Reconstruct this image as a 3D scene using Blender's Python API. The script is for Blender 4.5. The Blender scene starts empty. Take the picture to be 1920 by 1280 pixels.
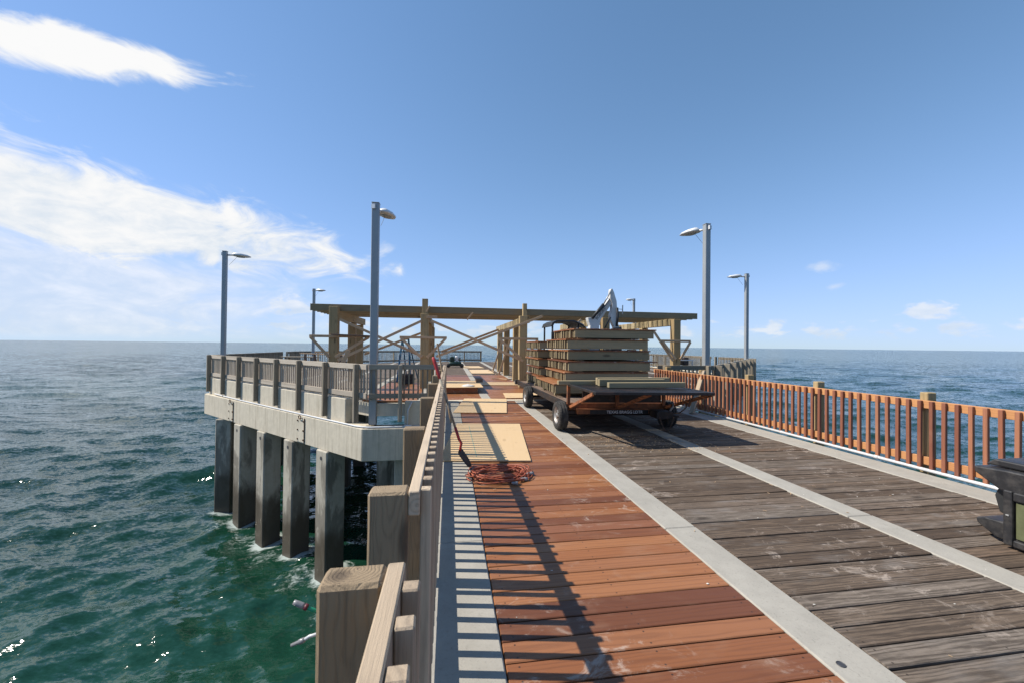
import bpy, bmesh, math, random
import numpy as np
from mathutils import Vector, Matrix, Euler
random.seed(7); np.random.seed(7)
R = math.radians
S = bpy.context.scene
C = S.collection

# ------------------------------------------------------------------ camera
EYE = Vector((0, 0, 1.535))
F = 747.0
yaw = math.atan2(118, F); pit = math.atan2(7.5, F); rol = R(0.63)
fw = Vector((math.sin(yaw)*math.cos(pit), math.cos(yaw)*math.cos(pit), math.sin(pit)))
rt = Vector((math.cos(yaw), -math.sin(yaw), 0)); up = rt.cross(fw)
r2 = rt*math.cos(rol)+up*math.sin(rol); u2 = up*math.cos(rol)-rt*math.sin(rol)
cd = bpy.data.cameras.new('camera'); cam = bpy.data.objects.new('camera', cd); C.objects.link(cam)
M = Matrix((r2, u2, -fw)).transposed().to_4x4(); M.translation = EYE; cam.matrix_world = M
cd.sensor_fit = 'HORIZONTAL'; cd.sensor_width = 36; cd.lens = 36*F/1920
cd.clip_start = 0.02; cd.clip_end = 60000
cd.dof.use_dof = True; cd.dof.focus_distance = 7.0; cd.dof.aperture_fstop = 8.0
S.camera = cam

# ------------------------------------------------------------------ light
SUNV = Vector((-0.883, 0.157, 1.0)).normalized()
EL = math.asin(SUNV.z); AZ = math.atan2(SUNV.x, SUNV.y)
sl = bpy.data.lights.new('sun', 'SUN'); sl.energy = 5.0; sl.angle = R(0.55); sl.color = (1.0, 0.93, 0.82)
so = bpy.data.objects.new('sun', sl); C.objects.link(so)
so.rotation_euler = SUNV.to_track_quat('Z', 'Y').to_euler()
S.view_settings.view_transform = 'Standard'; S.view_settings.look = 'None'
S.view_settings.exposure = 0.44; S.view_settings.gamma = 1.0

def nn(nt, typ, **kw):
    n = nt.nodes.new(typ)
    for k, v in kw.items():
        if k.startswith('i_'):
            key = k[2:]
            n.inputs[int(key) if key.isdigit() else key.replace('_', ' ')].default_value = v
        else: setattr(n, k, v)
    return n
def mth(nt, op, a, b=None, c=None, clamp=False):
    n = nt.nodes.new('ShaderNodeMath'); n.operation = op; n.use_clamp = clamp
    for i, v in enumerate((a, b, c)):
        if v is None: continue
        if isinstance(v, (int, float)): n.inputs[i].default_value = v
        else: nt.links.new(v, n.inputs[i])
    return n.outputs[0]
def mixc(nt, fac, a, b, blend='MIX'):
    n = nt.nodes.new('ShaderNodeMix'); n.data_type = 'RGBA'; n.blend_type = blend
    for i, v in ((0, fac), (6, a), (7, b)):
        if isinstance(v, (int, float)): n.inputs[i].default_value = v
        elif isinstance(v, (tuple, list)): n.inputs[i].default_value = tuple(v)+((1,) if len(v) == 3 else ())
        else: nt.links.new(v, n.inputs[i])
    return n.outputs[2]
def ramp(nt, fac, stops):
    n = nt.nodes.new('ShaderNodeValToRGB'); cr = n.color_ramp
    while len(cr.elements) > 1: cr.elements.remove(cr.elements[-1])
    for i, (p, c) in enumerate(stops):
        e = cr.elements[0] if i == 0 else cr.elements.new(p)
        e.position = p; e.color = tuple(c)+(1,) if len(c) == 3 else c
    nt.links.new(fac, n.inputs[0]); return n.outputs[0]
def smooth(nt, x, a, b):
    n = nt.nodes.new('ShaderNodeMapRange'); n.interpolation_type = 'SMOOTHSTEP'
    nt.links.new(x, n.inputs[0]); n.inputs[1].default_value = a; n.inputs[2].default_value = b
    return n.outputs[0]

# ------------------------------------------------------------------ sky
w = bpy.data.worlds.new('World'); S.world = w; w.use_nodes = True
nt = w.node_tree; nt.nodes.clear()
out = nn(nt, 'ShaderNodeOutputWorld'); bg = nn(nt, 'ShaderNodeBackground')
SKY = 0.15
sky = nn(nt, 'ShaderNodeTexSky', sky_type='NISHITA', sun_disc=False, sun_elevation=EL, sun_rotation=AZ % (2*math.pi),
         altitude=0, air_density=1.0, dust_density=0.05, ozone_density=1.35)
tc = nn(nt, 'ShaderNodeTexCoord'); sx = nn(nt, 'ShaderNodeSeparateXYZ'); nt.links.new(tc.outputs['Generated'], sx.inputs[0])
az = mth(nt, 'MULTIPLY', mth(nt, 'ARCTAN2', sx.outputs[0], sx.outputs[1]), 180/math.pi)
el = mth(nt, 'MULTIPLY', mth(nt, 'ARCSINE', sx.outputs[2]), 180/math.pi)
cv = nn(nt, 'ShaderNodeCombineXYZ'); nt.links.new(az, cv.inputs[0]); nt.links.new(el, cv.inputs[1])
def noise(nt, vec, scale, detail=6, rough=0.55, sc=(1, 1, 1), rot=0, dist=0.0, loc=(0, 0, 0)):
    m = nn(nt, 'ShaderNodeMapping'); m.inputs['Scale'].default_value = sc; m.inputs['Rotation'].default_value = (0, 0, rot); m.inputs['Location'].default_value = loc
    nt.links.new(vec, m.inputs[0])
    n = nn(nt, 'ShaderNodeTexNoise'); n.inputs['Scale'].default_value = scale; n.inputs['Detail'].default_value = detail
    n.inputs['Roughness'].default_value = rough; n.inputs['Distortion'].default_value = dist
    nt.links.new(m.outputs[0], n.inputs['Vector']); return n.outputs[0]
def blob(ca, ce, ra, re, ang):
    a = mth(nt, 'SUBTRACT', az, ca); e = mth(nt, 'SUBTRACT', el, ce); c_, s_ = math.cos(R(ang)), math.sin(R(ang))
    u = mth(nt, 'ADD', mth(nt, 'MULTIPLY', a, c_), mth(nt, 'MULTIPLY', e, s_)); v = mth(nt, 'SUBTRACT', mth(nt, 'MULTIPLY', e, c_), mth(nt, 'MULTIPLY', a, s_))
    d = mth(nt, 'SQRT', mth(nt, 'ADD', mth(nt, 'POWER', mth(nt, 'ABSOLUTE', mth(nt, 'DIVIDE', u, ra)), 2.0), mth(nt, 'POWER', mth(nt, 'ABSOLUTE', mth(nt, 'DIVIDE', v, re)), 2.0)))
    return mth(nt, 'SUBTRACT', 1.0, d)
cz = cv.outputs[0]
nA = noise(nt, cz, 1.0, 9, 0.60, (0.13, 0.30, 1), R(-4), 0.9)
nB = noise(nt, cz, 1.0, 8, 0.6, (0.5, 0.9, 1), 0, 0.3, (3, 7, 0))
nL = noise(nt, cz, 1.0, 3, 0.5, (0.016, 0.03, 1), 0, 0, (11, 2, 0))
wsp = blob(-38.5, 26.1, 13.0, 2.2, 13)
wsp2 = blob(-62, 33, 16, 4.0, 5)
big = blob(-38, 12.6, 29, 5.6, -4.0)
big2 = blob(-70, 13, 30, 8.0, 3)
b = mth(nt, 'MAXIMUM', mth(nt, 'MAXIMUM', wsp, wsp2), mth(nt, 'MAXIMUM', big, big2))
cir = smooth(nt, mth(nt, 'ADD', b, mth(nt, 'MULTIPLY', mth(nt, 'SUBTRACT', nA, 0.5), 1.7)), -0.05, 0.52)
veil = mth(nt, 'MULTIPLY', smooth(nt, mth(nt, 'ADD', blob(-45, 5, 36, 10, 0), mth(nt, 'MULTIPLY', mth(nt, 'SUBTRACT', nA, 0.5), 1.0)), 0.0, 0.7), 0.72)
# fair weather cumulus in a low band all around the horizon
band = mth(nt, 'SUBTRACT', 1.0, mth(nt, 'ABSOLUTE', mth(nt, 'DIVIDE', mth(nt, 'SUBTRACT', el, 2.1), 2.6)))
ncu = noise(nt, cz, 1.0, 7, 0.55, (0.30, 0.62, 1), 0, 0.2, (5, 1.3, 0))
cum = mth(nt, 'MULTIPLY', smooth(nt, mth(nt, 'ADD', mth(nt, 'MULTIPLY', band, 0.32), ncu), 0.74, 0.90), 0.72)
spk = blob(55.2, 3.9, 2.6, 1.1, -4)
spk2 = blob(-20.0, 4.6, 4.2, 1.6, -6)
sp = mth(nt, 'MULTIPLY', smooth(nt, mth(nt, 'ADD', mth(nt, 'MAXIMUM', spk, spk2), mth(nt, 'MULTIPLY', mth(nt, 'SUBTRACT', nB, 0.5), 2.4)), 0.05, 0.65), 0.75)
sma = mth(nt, 'MULTIPLY', smooth(nt, mth(nt, 'ADD', mth(nt, 'MAXIMUM', blob(46.9, 9.2, 2.0, 0.75, 0), blob(48.0, 6.9, 1.3, 0.45, 12)), mth(nt, 'MULTIPLY', mth(nt, 'SUBTRACT', nB, 0.5), 1.6)), 0.0, 1.0), 0.42)
dens = mth(nt, 'MAXIMUM', mth(nt, 'MAXIMUM', cir, veil), mth(nt, 'MAXIMUM', mth(nt, 'MAXIMUM', cum, sp), sma))
dens = mth(nt, 'MULTIPLY', dens, smooth(nt, el, -0.2, 0.9), clamp=True)
shade = smooth(nt, mth(nt, 'ADD', mth(nt, 'MULTIPLY_ADD', nB, .35, mth(nt, 'MULTIPLY', nA, .65)), mth(nt, 'MULTIPLY', el, 0.012)), 0.42, 0.80)
ccol = mixc(nt, shade, (0.48, 0.55, 0.635), (0.71, 0.71, 0.71))
skc = nn(nt, 'ShaderNodeVectorMath', operation='SCALE'); nt.links.new(sky.outputs[0], skc.inputs[0]); skc.inputs['Scale'].default_value = SKY
# soft shoulder on the sky radiance, as a camera film response
gmm = nn(nt, 'ShaderNodeGamma'); nt.links.new(skc.outputs[0], gmm.inputs[0]); gmm.inputs[1].default_value = 1.25   # contrast
vk = nn(nt, 'ShaderNodeVectorMath', operation='MULTIPLY_ADD'); nt.links.new(gmm.outputs[0], vk.inputs[0]); vk.inputs[1].default_value = (1.84, 1.36, .60); vk.inputs[2].default_value = (.73, .62, .73)
vd = nn(nt, 'ShaderNodeVectorMath', operation='DIVIDE'); nt.links.new(gmm.outputs[0], vd.inputs[0]); nt.links.new(vk.outputs[0], vd.inputs[1])
nt.links.new(mixc(nt, dens, vd.outputs[0], ccol), bg.inputs[0]); bg.inputs[1].default_value = 1.0
nt.links.new(bg.outputs[0], out.inputs[0])

# ------------------------------------------------------------------ materials
MATS = {}
def newmat(name):
    m = bpy.data.materials.new(name); m.use_nodes = True; nt = m.node_tree; nt.nodes.clear()
    o = nn(nt, 'ShaderNodeOutputMaterial'); b = nn(nt, 'ShaderNodeBsdfPrincipled'); nt.links.new(b.outputs[0], o.inputs[0])
    return m, nt, b
WOOD = {  # stops by per-piece random, streak colour, streak amount, ring frequency, roughness, bump, blotch colour/amount
 'redwood': dict(st=[(0, (.145, .052, .023)), (.25, (.235, .087, .034)), (.5, (.305, .120, .045)), (.75, (.365, .156, .062)), (.9, (.26, .105, .050)), (1, (.195, .068, .030))], dk=(.085, .032, .017), amt=.42, ring=26, rough=.44, bump=.10, bl=(.40, .27, .18), bla=.25),
 'greyplank': dict(st=[(0, (.112, .076, .050)), (.3, (.162, .113, .076)), (.55, (.195, .146, .106)), (.8, (.245, .202, .162)), (1, (.180, .110, .064))], dk=(.040, .028, .020), amt=.74, ring=34, rough=.85, bump=.45, bl=(.30, .28, .26), bla=.40),
 'palerail': dict(st=[(0, (.46, .39, .31)), (.5, (.54, .47, .38)), (1, (.62, .54, .44))], dk=(.20, .16, .12), amt=.5, ring=30, rough=.8, bump=.2, bl=(.36, .32, .26), bla=.4),
 'oldrail': dict(st=[(0, (.41, .315, .22)), (.5, (.50, .395, .28)), (1, (.58, .46, .33))], dk=(.13, .095, .070), amt=.45, ring=30, rough=.8, bump=.2, bl=(.20, .16, .13), bla=.35),
 'oldpost': dict(st=[(0, (.275, .200, .122)), (1, (.345, .258, .162))], dk=(.085, .060, .040), amt=.62, ring=70, rough=.8, bump=.25, bl=(.20, .17, .14), bla=.35),
 'oldgrey': dict(st=[(0, (.25, .21, .155)), (.5, (.32, .275, .21)), (1, (.41, .36, .28))], dk=(.075, .06, .05), amt=.55, ring=30, rough=.85, bump=.25, bl=(.16, .15, .10), bla=.4),
 'balred': dict(st=[(0, (.22, .080, .048)), (.5, (.31, .120, .068)), (1, (.42, .185, .100))], dk=(.13, .045, .028), amt=.35, ring=40, rough=.6, bump=.1, bl=(.42, .26, .17), bla=.25),
 'railorange': dict(st=[(0, (.50, .235, .095)), (1, (.60, .295, .125))], dk=(.30, .13, .05), amt=.35, ring=26, rough=.6, bump=.1, bl=(.55, .35, .17), bla=.3),
 'treated': dict(st=[(0, (.34, .235, .115)), (.5, (.42, .305, .155)), (1, (.50, .375, .20))], dk=(.12, .09, .045), amt=.40, ring=26, rough=.75, bump=.12, bl=(.19, .18, .10), bla=.4),
 'treatedgreen': dict(st=[(0, (.23, .185, .105)), (.5, (.32, .255, .145)), (1, (.45, .36, .215))], dk=(.115, .095, .055), amt=.40, ring=28, rough=.75, bump=.12, bl=(.17, .17, .12), bla=.45),
 'fascia': dict(st=[(0, (.25, .205, .125)), (1, (.31, .25, .155))], dk=(.12, .095, .055), amt=.45, ring=26, rough=.8, bump=.12, bl=(.10, .10, .08), bla=.4),
 'lumber': dict(st=[(0, (.50, .34, .20)), (1, (.62, .44, .27))], dk=(.36, .23, .13), amt=.3, ring=26, rough=.7, bump=.06, bl=(.45, .33, .22), bla=.25),
 'ply': dict(st=[(0, (.60, .42, .23)), (1, (.68, .49, .28))], dk=(.40, .24, .11), amt=.28, ring=9, rough=.65, bump=.04, bl=(.66, .52, .34), bla=.3),
 'trailerboard': dict(st=[(0, (.18, .12, .085)), (1, (.24, .17, .125))], dk=(.07, .05, .04), amt=.6, ring=30, rough=.8, bump=.25, bl=(.26, .22, .19), bla=.4),
}
ALB = .86
for p_ in WOOD.values():
    k_ = ALB
    p_['st'] = [(q, tuple(c*k_ for c in v)) for q, v in p_['st']]; p_['dk'] = tuple(c*k_ for c in p_['dk']); p_['bl'] = tuple(c*k_ for c in p_['bl'])
def wood(kind, ax):
    key = kind+'_'+ax
    if key in MATS: return MATS[key]
    p = WOOD[kind]; m, nt, bs = newmat('wood_'+kind+'_'+ax.lower()); L = nt.links.new
    tc = nn(nt, 'ShaderNodeTexCoord'); oi = nn(nt, 'ShaderNodeObjectInfo')
    off = nn(nt, 'ShaderNodeCombineXYZ'); rnd = oi.outputs['Random']
    for i in range(3): L(mth(nt, 'MULTIPLY', rnd, (37.0, 91.3, 53.7)[i]), off.inputs[i])
    va = nn(nt, 'ShaderNodeVectorMath', operation='ADD'); L(tc.outputs['Object'], va.inputs[0]); L(off.outputs[0], va.inputs[1])
    i = 'XYZ'.index(ax)
    def sc(l, t): v = [t]*3; v[i] = l; return tuple(v)
    fine = kind in ('greyplank', 'oldpost', 'oldrail', 'palerail', 'oldgrey')
    n1 = noise(nt, va.outputs[0], 1.0, 6, .66, sc(2.4, 34) if fine else sc(1.3, 16))
    n2 = noise(nt, va.outputs[0], 1.0, 6, .7, sc(8, 200) if fine else sc(5, 150))
    n3 = noise(nt, va.outputs[0], 1.0, 4, .6, sc(2.2, 4.5))
    nw = noise(nt, va.outputs[0], 1.0, 3, .55, sc(1.6, 6))
    # growth rings round a pith beside the piece
    sp = nn(nt, 'ShaderNodeSeparateXYZ'); L(tc.outputs['Object'], sp.inputs[0])
    o = [k for k in range(3) if k != i]
    ra = mth(nt, 'ADD', sp.outputs[o[0]], mth(nt, 'MULTIPLY', mth(nt, 'SUBTRACT', mth(nt, 'FRACT', mth(nt, 'MULTIPLY', rnd, 17.3)), .5), .05))
    rb = mth(nt, 'ADD', sp.outputs[o[1]], mth(nt, 'MULTIPLY', mth(nt, 'SUBTRACT', mth(nt, 'FRACT', mth(nt, 'MULTIPLY', rnd, 71.9)), .45), .05 if kind == 'oldpost' else .09))
    rad = mth(nt, 'SQRT', mth(nt, 'ADD', mth(nt, 'MULTIPLY', ra, ra), mth(nt, 'MULTIPLY', rb, rb)))
    rg = mth(nt, 'SINE', mth(nt, 'MULTIPLY', mth(nt, 'ADD', rad, mth(nt, 'MULTIPLY', nw, .09 if kind == 'oldpost' else .05)), p['ring']*2*math.pi*1.6))
    rg = mth(nt, 'POWER', mth(nt, 'MULTIPLY_ADD', rg, .5, .5), 2.0)
    base = ramp(nt, rnd, p['st'])
    fac = mth(nt, 'MULTIPLY', smooth(nt, mth(nt, 'ADD', mth(nt, 'MULTIPLY', n1, .55), mth(nt, 'ADD', mth(nt, 'MULTIPLY', rg, {'greyplank': .14, 'ply': .02, 'oldpost': .13}.get(kind, .20)), mth(nt, 'MULTIPLY', n2, .60 if kind == 'greyplank' else .35))), .42 if kind != 'greyplank' else .48, .82 if kind != 'greyplank' else .74), p['amt'])
    col = mixc(nt, fac, base, p['dk'])
    col = mixc(nt, mth(nt, 'MULTIPLY', smooth(nt, n3, .52, .78), p['bla']), col, p['bl'])
    # knots
    vo = nn(nt, 'ShaderNodeTexVoronoi'); mp = nn(nt, 'ShaderNodeMapping'); mp.inputs['Scale'].default_value = sc(1.4, 4.2); L(va.outputs[0], mp.inputs[0]); L(mp.outputs[0], vo.inputs['Vector']); vo.inputs['Scale'].default_value = 1.0
    kn = smooth(nt, vo.outputs['Distance'], .17, .07)
    knot = .75 if kind in ('greyplank', 'oldpost', 'oldrail', 'treated', 'treatedgreen') else (.35 if kind in ('lumber', 'ply') else .12)
    col = mixc(nt, mth(nt, 'MULTIPLY', kn, knot), col, tuple(c*.75 for c in p['dk']))
    if kind in ('greyplank', 'oldpost', 'oldrail', 'oldgrey', 'trailerboard'):   # drying splits
        cr_ = noise(nt, va.outputs[0], 1.0, 4, .6, sc(1.1, 34), 0, .3)
        col = mixc(nt, mth(nt, 'MULTIPLY', smooth(nt, cr_, .63 if kind == 'greyplank' else .655, .70), .65 if kind == 'greyplank' else .9), col, tuple(c*.5 for c in p['dk']))
    if kind in ('redwood', 'greyplank'):   # screw holes near the ends and over the middle joist
        ab = mth(nt, 'ABSOLUTE', sp.outputs[0]); xx = mth(nt, 'MINIMUM', mth(nt, 'ABSOLUTE', mth(nt, 'SUBTRACT', ab, .705)), ab)
        yy = mth(nt, 'ABSOLUTE', mth(nt, 'SUBTRACT', mth(nt, 'ABSOLUTE', sp.outputs[1]), .042))
        dd_ = mth(nt, 'SQRT', mth(nt, 'ADD', mth(nt, 'MULTIPLY', xx, xx), mth(nt, 'MULTIPLY', yy, yy)))
        col = mixc(nt, mth(nt, 'MULTIPLY', smooth(nt, dd_, .0065, .0042), .85), col, (.02, .014, .011))
    if kind in ('redwood', 'greyplank', 'ply'):   # footprints, dust, salt marks
        gm = nn(nt, 'ShaderNodeNewGeometry')
        d1 = noise(nt, gm.outputs['Position'], 1.0, 8, .75, (3.5, 5, 5), .4, 1.2)
        d2 = noise(nt, gm.outputs['Position'], 1.0, 3, .5, (.7, .6, .6))
        dm = mth(nt, 'MULTIPLY', smooth(nt, d1, .54, .66), smooth(nt, d2, .40, .60))
        col = mixc(nt, mth(nt, 'MULTIPLY', dm, .55), col, (.50, .42, .35) if kind != 'ply' else (.34, .22, .12))
        d3 = noise(nt, gm.outputs['Position'], 1.0, 6, .7, (14, 14, 14), 0, .6)
        d3 = smooth(nt, d3, .70, .76)
        col = mixc(nt, mth(nt, 'MULTIPLY', d3, .4), col, (.55, .50, .44) if kind != 'ply' else (.3, .18, .1))
    L(col, bs.inputs['Base Color']); bs.inputs['Specular IOR Level'].default_value = .35
    L(mth(nt, 'MULTIPLY_ADD', n1, .25, p['rough']-.12), bs.inputs['Roughness'])
    bp = nn(nt, 'ShaderNodeBump'); bp.inputs['Strength'].default_value = min(1, p['bump']*2); bp.inputs['Distance'].default_value = .006
    L(mth(nt, 'SUBTRACT', mth(nt, 'ADD', n2, mth(nt, 'MULTIPLY', n1, .6)), mth(nt, 'MULTIPLY', rg, .4)), bp.inputs['Height']); L(bp.outputs[0], bs.inputs['Normal'])
    MATS[key] = m; return m
def plain(name, col, rough=.5, metal=0.0, var=.12, sc=6.0, bump=.0, dirt=None, dirta=0.0, spec=.5):
    if name in MATS: return MATS[name]
    col = tuple(c*.88 for c in col); m, nt, bs = newmat(name); L = nt.links.new
    tc = nn(nt, 'ShaderNodeTexCoord'); n1 = noise(nt, tc.outputs['Object'], sc, 7, .65); n2 = noise(nt, tc.outputs['Object'], sc*.35, 4, .6, loc=(3, 1, 8))
    c0 = tuple(c*(1-var) for c in col); c1 = tuple(min(1, c*(1+var)) for c in col)
    cc = mixc(nt, smooth(nt, n1, .3, .7), c0, c1)
    if dirt: cc = mixc(nt, mth(nt, 'MULTIPLY', smooth(nt, mth(nt, 'MULTIPLY_ADD', n2, .6, mth(nt, 'MULTIPLY', n1, .4)), .46, .60), dirta), cc, dirt)
    L(cc, bs.inputs['Base Color']); bs.inputs['Metallic'].default_value = metal; bs.inputs['Specular IOR Level'].default_value = spec
    L(mth(nt, 'MULTIPLY_ADD', n1, .2, rough-.1), bs.inputs['Roughness'])
    if bump:
        bp = nn(nt, 'ShaderNodeBump'); bp.inputs['Strength'].default_value = bump; bp.inputs['Distance'].default_value = .01
        L(n1, bp.inputs['Height']); L(bp.outputs[0], bs.inputs['Normal'])
    MATS[name] = m; return m
def concrete(name, col, streak=0.0, wet=None):
    if name in MATS: return MATS[name]
    col = tuple(c*ALB for c in col); m, nt, bs = newmat(name); L = nt.links.new
    g = nn(nt, 'ShaderNodeNewGeometry'); P = g.outputs['Position']
    n1 = noise(nt, P, 1.0, 8, .68, (5, 5, 5)); n2 = noise(nt, P, 1.0, 5, .6, (.8, .8, .8)); n3 = noise(nt, P, 1.0, 6, .75, (60, 60, 60)); n4 = noise(nt, P, 1.0, 6, .7, (16, 16, 16), .5, 1.5)
    c = mixc(nt, smooth(nt, n1, .3, .7), tuple(v*.90 for v in col), tuple(v*1.06 for v in col))
    c = mixc(nt, mth(nt, 'MULTIPLY', smooth(nt, n2, .45, .7), .32), c, tuple(v*.70 for v in col))
    c = mixc(nt, mth(nt, 'MULTIPLY', smooth(nt, n3, .52, .70), .45), c, tuple(v*.55 for v in col))
    c = mixc(nt, mth(nt, 'MULTIPLY', smooth(nt, n4, .60, .70), .55), c, tuple(v*.50 for v in col))
    if streak:
        ns = noise(nt, P, 1.0, 6, .7, (9, 9, .55)); ns2 = noise(nt, P, 1.0, 5, .7, (28, 28, .8), 0, 0, (4, 4, 4))
        c = mixc(nt, mth(nt, 'MULTIPLY', smooth(nt, ns, .46, .72), streak), c, tuple(v*q for v, q in zip(col, (.50, .47, .42))))
        c = mixc(nt, mth(nt, 'MULTIPLY', smooth(nt, ns2, .52, .75), streak*.7), c, tuple(v*q for v, q in zip(col, (1.3, 1.28, 1.22))))
    if wet:
        s = nn(nt, 'ShaderNodeSeparateXYZ'); L(P, s.inputs[0])
        nq = noise(nt, P, 1.0, 6, .6, (2.5, 2.5, 1.2))
        zz = mth(nt, 'ADD', s.outputs[2], mth(nt, 'MULTIPLY', nq, -1.6))
        nst = noise(nt, P, 1.0, 6, .62, (1.5, 1.5, .45), 0, .5, (7, 3, 1))
        c = mixc(nt, mth(nt, 'MULTIPLY', smooth(nt, mth(nt, 'ADD', nst, mth(nt, 'MULTIPLY', s.outputs[2], -.03)), .55, .64), .72), c, (.115, .100, .080))
        c = mixc(nt, mth(nt, 'MULTIPLY', smooth(nt, zz, wet-.30, wet-1.0), .9), c, (.062, .048, .032))
        L(mth(nt, 'MULTIPLY_ADD', smooth(nt, zz, wet-.4, wet-1.2), -.4, .85), bs.inputs['Roughness'])
    else: bs.inputs['Roughness'].default_value = .85
    L(c, bs.inputs['Base Color']); bs.inputs['Specular IOR Level'].default_value = .3
    bp = nn(nt, 'ShaderNodeBump'); bp.inputs['Strength'].default_value = .3; bp.inputs['Distance'].default_value = .006
    L(mth(nt, 'ADD', n3, n1), bp.inputs['Height']); L(bp.outputs[0], bs.inputs['Normal'])
    MATS[name] = m; return m
CONC = concrete('concrete_deck', (.385, .362, .315))
BEAM = concrete('concrete_beam', (.63, .57, .455), streak=.6)
PILE = concrete('concrete_pile', (.46, .425, .35), streak=.35, wet=-3.95)
GALV = plain('galvanised_pole', (.34, .36, .37), .45, .25, .06, 2.0)
LAMPH = plain('lamp_head_paint', (.72, .73, .73), .45, .2, .06, 4)
LENS = plain('lamp_lens', (.35, .35, .33), .25, 0, .1, 6)
PVC = plain('white_conduit', (.58, .59, .60), .4, 0, .06, 4)
RUST = plain('rusty_orange_steel', (.36, .125, .045), .75, .1, .3, 14, .3, (.10, .045, .025), .8)
BLK = plain('black_steel', (.018, .018, .019), .5, .2, .35, 12, .1, (.10, .05, .03), .35)
BLKP = plain('black_plastic', (.022, .022, .024), .42, 0, .15, 20, .05, (.10, .09, .08), .3)
RUB = plain('tyre_rubber', (.024, .023, .022), .85, 0, .3, 20, .2, (.09, .08, .07), .5)
RIM = plain('steel_rim', (.42, .42, .41), .45, .5, .2, 12, .05, (.15, .10, .07), .5)
OLIVE = plain('olive_panel', (.115, .125, .060), .5, 0, .15, 12)
WHT = plain('white_machine_paint', (.66, .66, .64), .4, 0, .06, 3, 0, (.30, .27, .22), .35)
DKG = plain('dark_machine_paint', (.030, .032, .034), .5, .1, .2, 6)
REDP = plain('red_grip', (.42, .028, .025), .45, 0, .15, 20)
BLADE = plain('shovel_steel', (.055, .042, .036), .65, .3, .3, 20, .1, (.14, .07, .04), .5)
BLUE = plain('ladder_fibreglass', (.035, .15, .27), .5, 0, .1, 10)
ALU = plain('aluminium', (.62, .63, .64), .4, .5, .1, 10)
ORC = plain('cord_orange', (.40, .105, .05), .5, 0, .2, 9)
CLR = plain('clear_plug', (.24, .235, .24), .3, 0, .1, 10)
GRC = plain('cord_green', (.01, .28, .16), .45, 0, .1, 10)
WTXT = plain('white_print', (.80, .80, .80), .5, 0, .03, 4)
DTXT = plain('dark_print', (.05, .05, .055), .5, 0, .03, 4)
CHAIN = plain('rusty_chain', (.17, .115, .085), .6, .6, .3, 30)
BOLT = plain('rusty_bolt', (.12, .07, .045), .8, .3, .3, 40)
RAG = plain('white_rag', (.62, .60, .57), .9, 0, .1, 10)
GEN = plain('dark_green_compressor', (.012, .035, .025), .4, .1, .2, 6)
SHELL = plain('shell_bit', (.70, .66, .58), .6, 0, .1, 40)

# ------------------------------------------------------------------ builders
W = {}
BOX = {}
AXN = 'XYZ'
def resolve(mat, dims):
    if isinstance(mat, str): return wood(mat, AXN[max(range(3), key=lambda k: dims[k])])
    return mat
def box_mesh(dims, mat, bev=.003):
    m = resolve(mat, dims); key = (tuple(round(d, 4) for d in dims), m.name, bev)
    if key in BOX: return BOX[key]
    bm = bmesh.new(); bmesh.ops.create_cube(bm, size=1.0); bmesh.ops.scale(bm, vec=dims, verts=bm.verts)
    if bev and min(dims) > bev*3: bmesh.ops.bevel(bm, geom=bm.edges[:], offset=bev, segments=1, affect='EDGES', profile=.5)
    me = bpy.data.meshes.new('box'); bm.to_mesh(me); bm.free(); me.materials.append(m); BOX[key] = me; return me
def link(name, me, parent=None, mw=Matrix()):
    o = bpy.data.objects.new(name, me); C.objects.link(o); W[o.name] = mw
    if parent is not None:
        o.parent = parent; o.matrix_local = W[parent.name].inverted() @ mw
    else: o.matrix_local = mw
    return o
def LR(loc=(0, 0, 0), rot=(0, 0, 0)): return Matrix.Translation(Vector(loc)) @ Euler(rot).to_matrix().to_4x4()
def tag(o, label=None, cat=None, group=None, kind=None):
    for k, v in (('label', label), ('category', cat), ('group', group), ('kind', kind)):
        if v: o[k] = v
    return o
def thing(name, label, cat, loc=(0, 0, 0), rot=(0, 0, 0), group=None):
    return tag(link(name, None, None, LR(loc, rot)), label, cat, group)
def box(name, c, d, mat, parent=None, rot=(0, 0, 0), bev=.003, base=None):
    """box with centre c, size d; base = matrix of a local frame"""
    mw = LR(c, rot)
    if base is not None: mw = base @ mw
    return link(name, box_mesh(d, mat, bev), parent, mw)
def span(name, x, y, z, mat, parent=None, bev=.003, base=None):
    c = [(a[0]+a[1])/2 for a in (x, y, z)]; d = [abs(a[1]-a[0]) for a in (x, y, z)]
    return box(name, c, d, mat, parent, (0, 0, 0), bev, base)
def bar(name, a, b_, t, h, mat, parent=None, upv=(0, 0, 1), bev=.003, base=None, ext=0):
    """board from a to b: thickness t sideways, h along upv"""
    a = Vector(a); b_ = Vector(b_); d = b_-a; L = d.length+2*ext; x = d.normalized(); u = Vector(upv)
    y = u.cross(x)
    if y.length < 1e-4: y = Vector((0, 1, 0)).cross(x)
    y.normalize(); z = x.cross(y)
    mw = Matrix((x, y, z)).transposed().to_4x4(); mw.translation = (a+b_)/2
    if base is not None: mw = base @ mw
    return link(name, box_mesh((round(L, 3), t, h), mat, bev), parent, mw)
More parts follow.
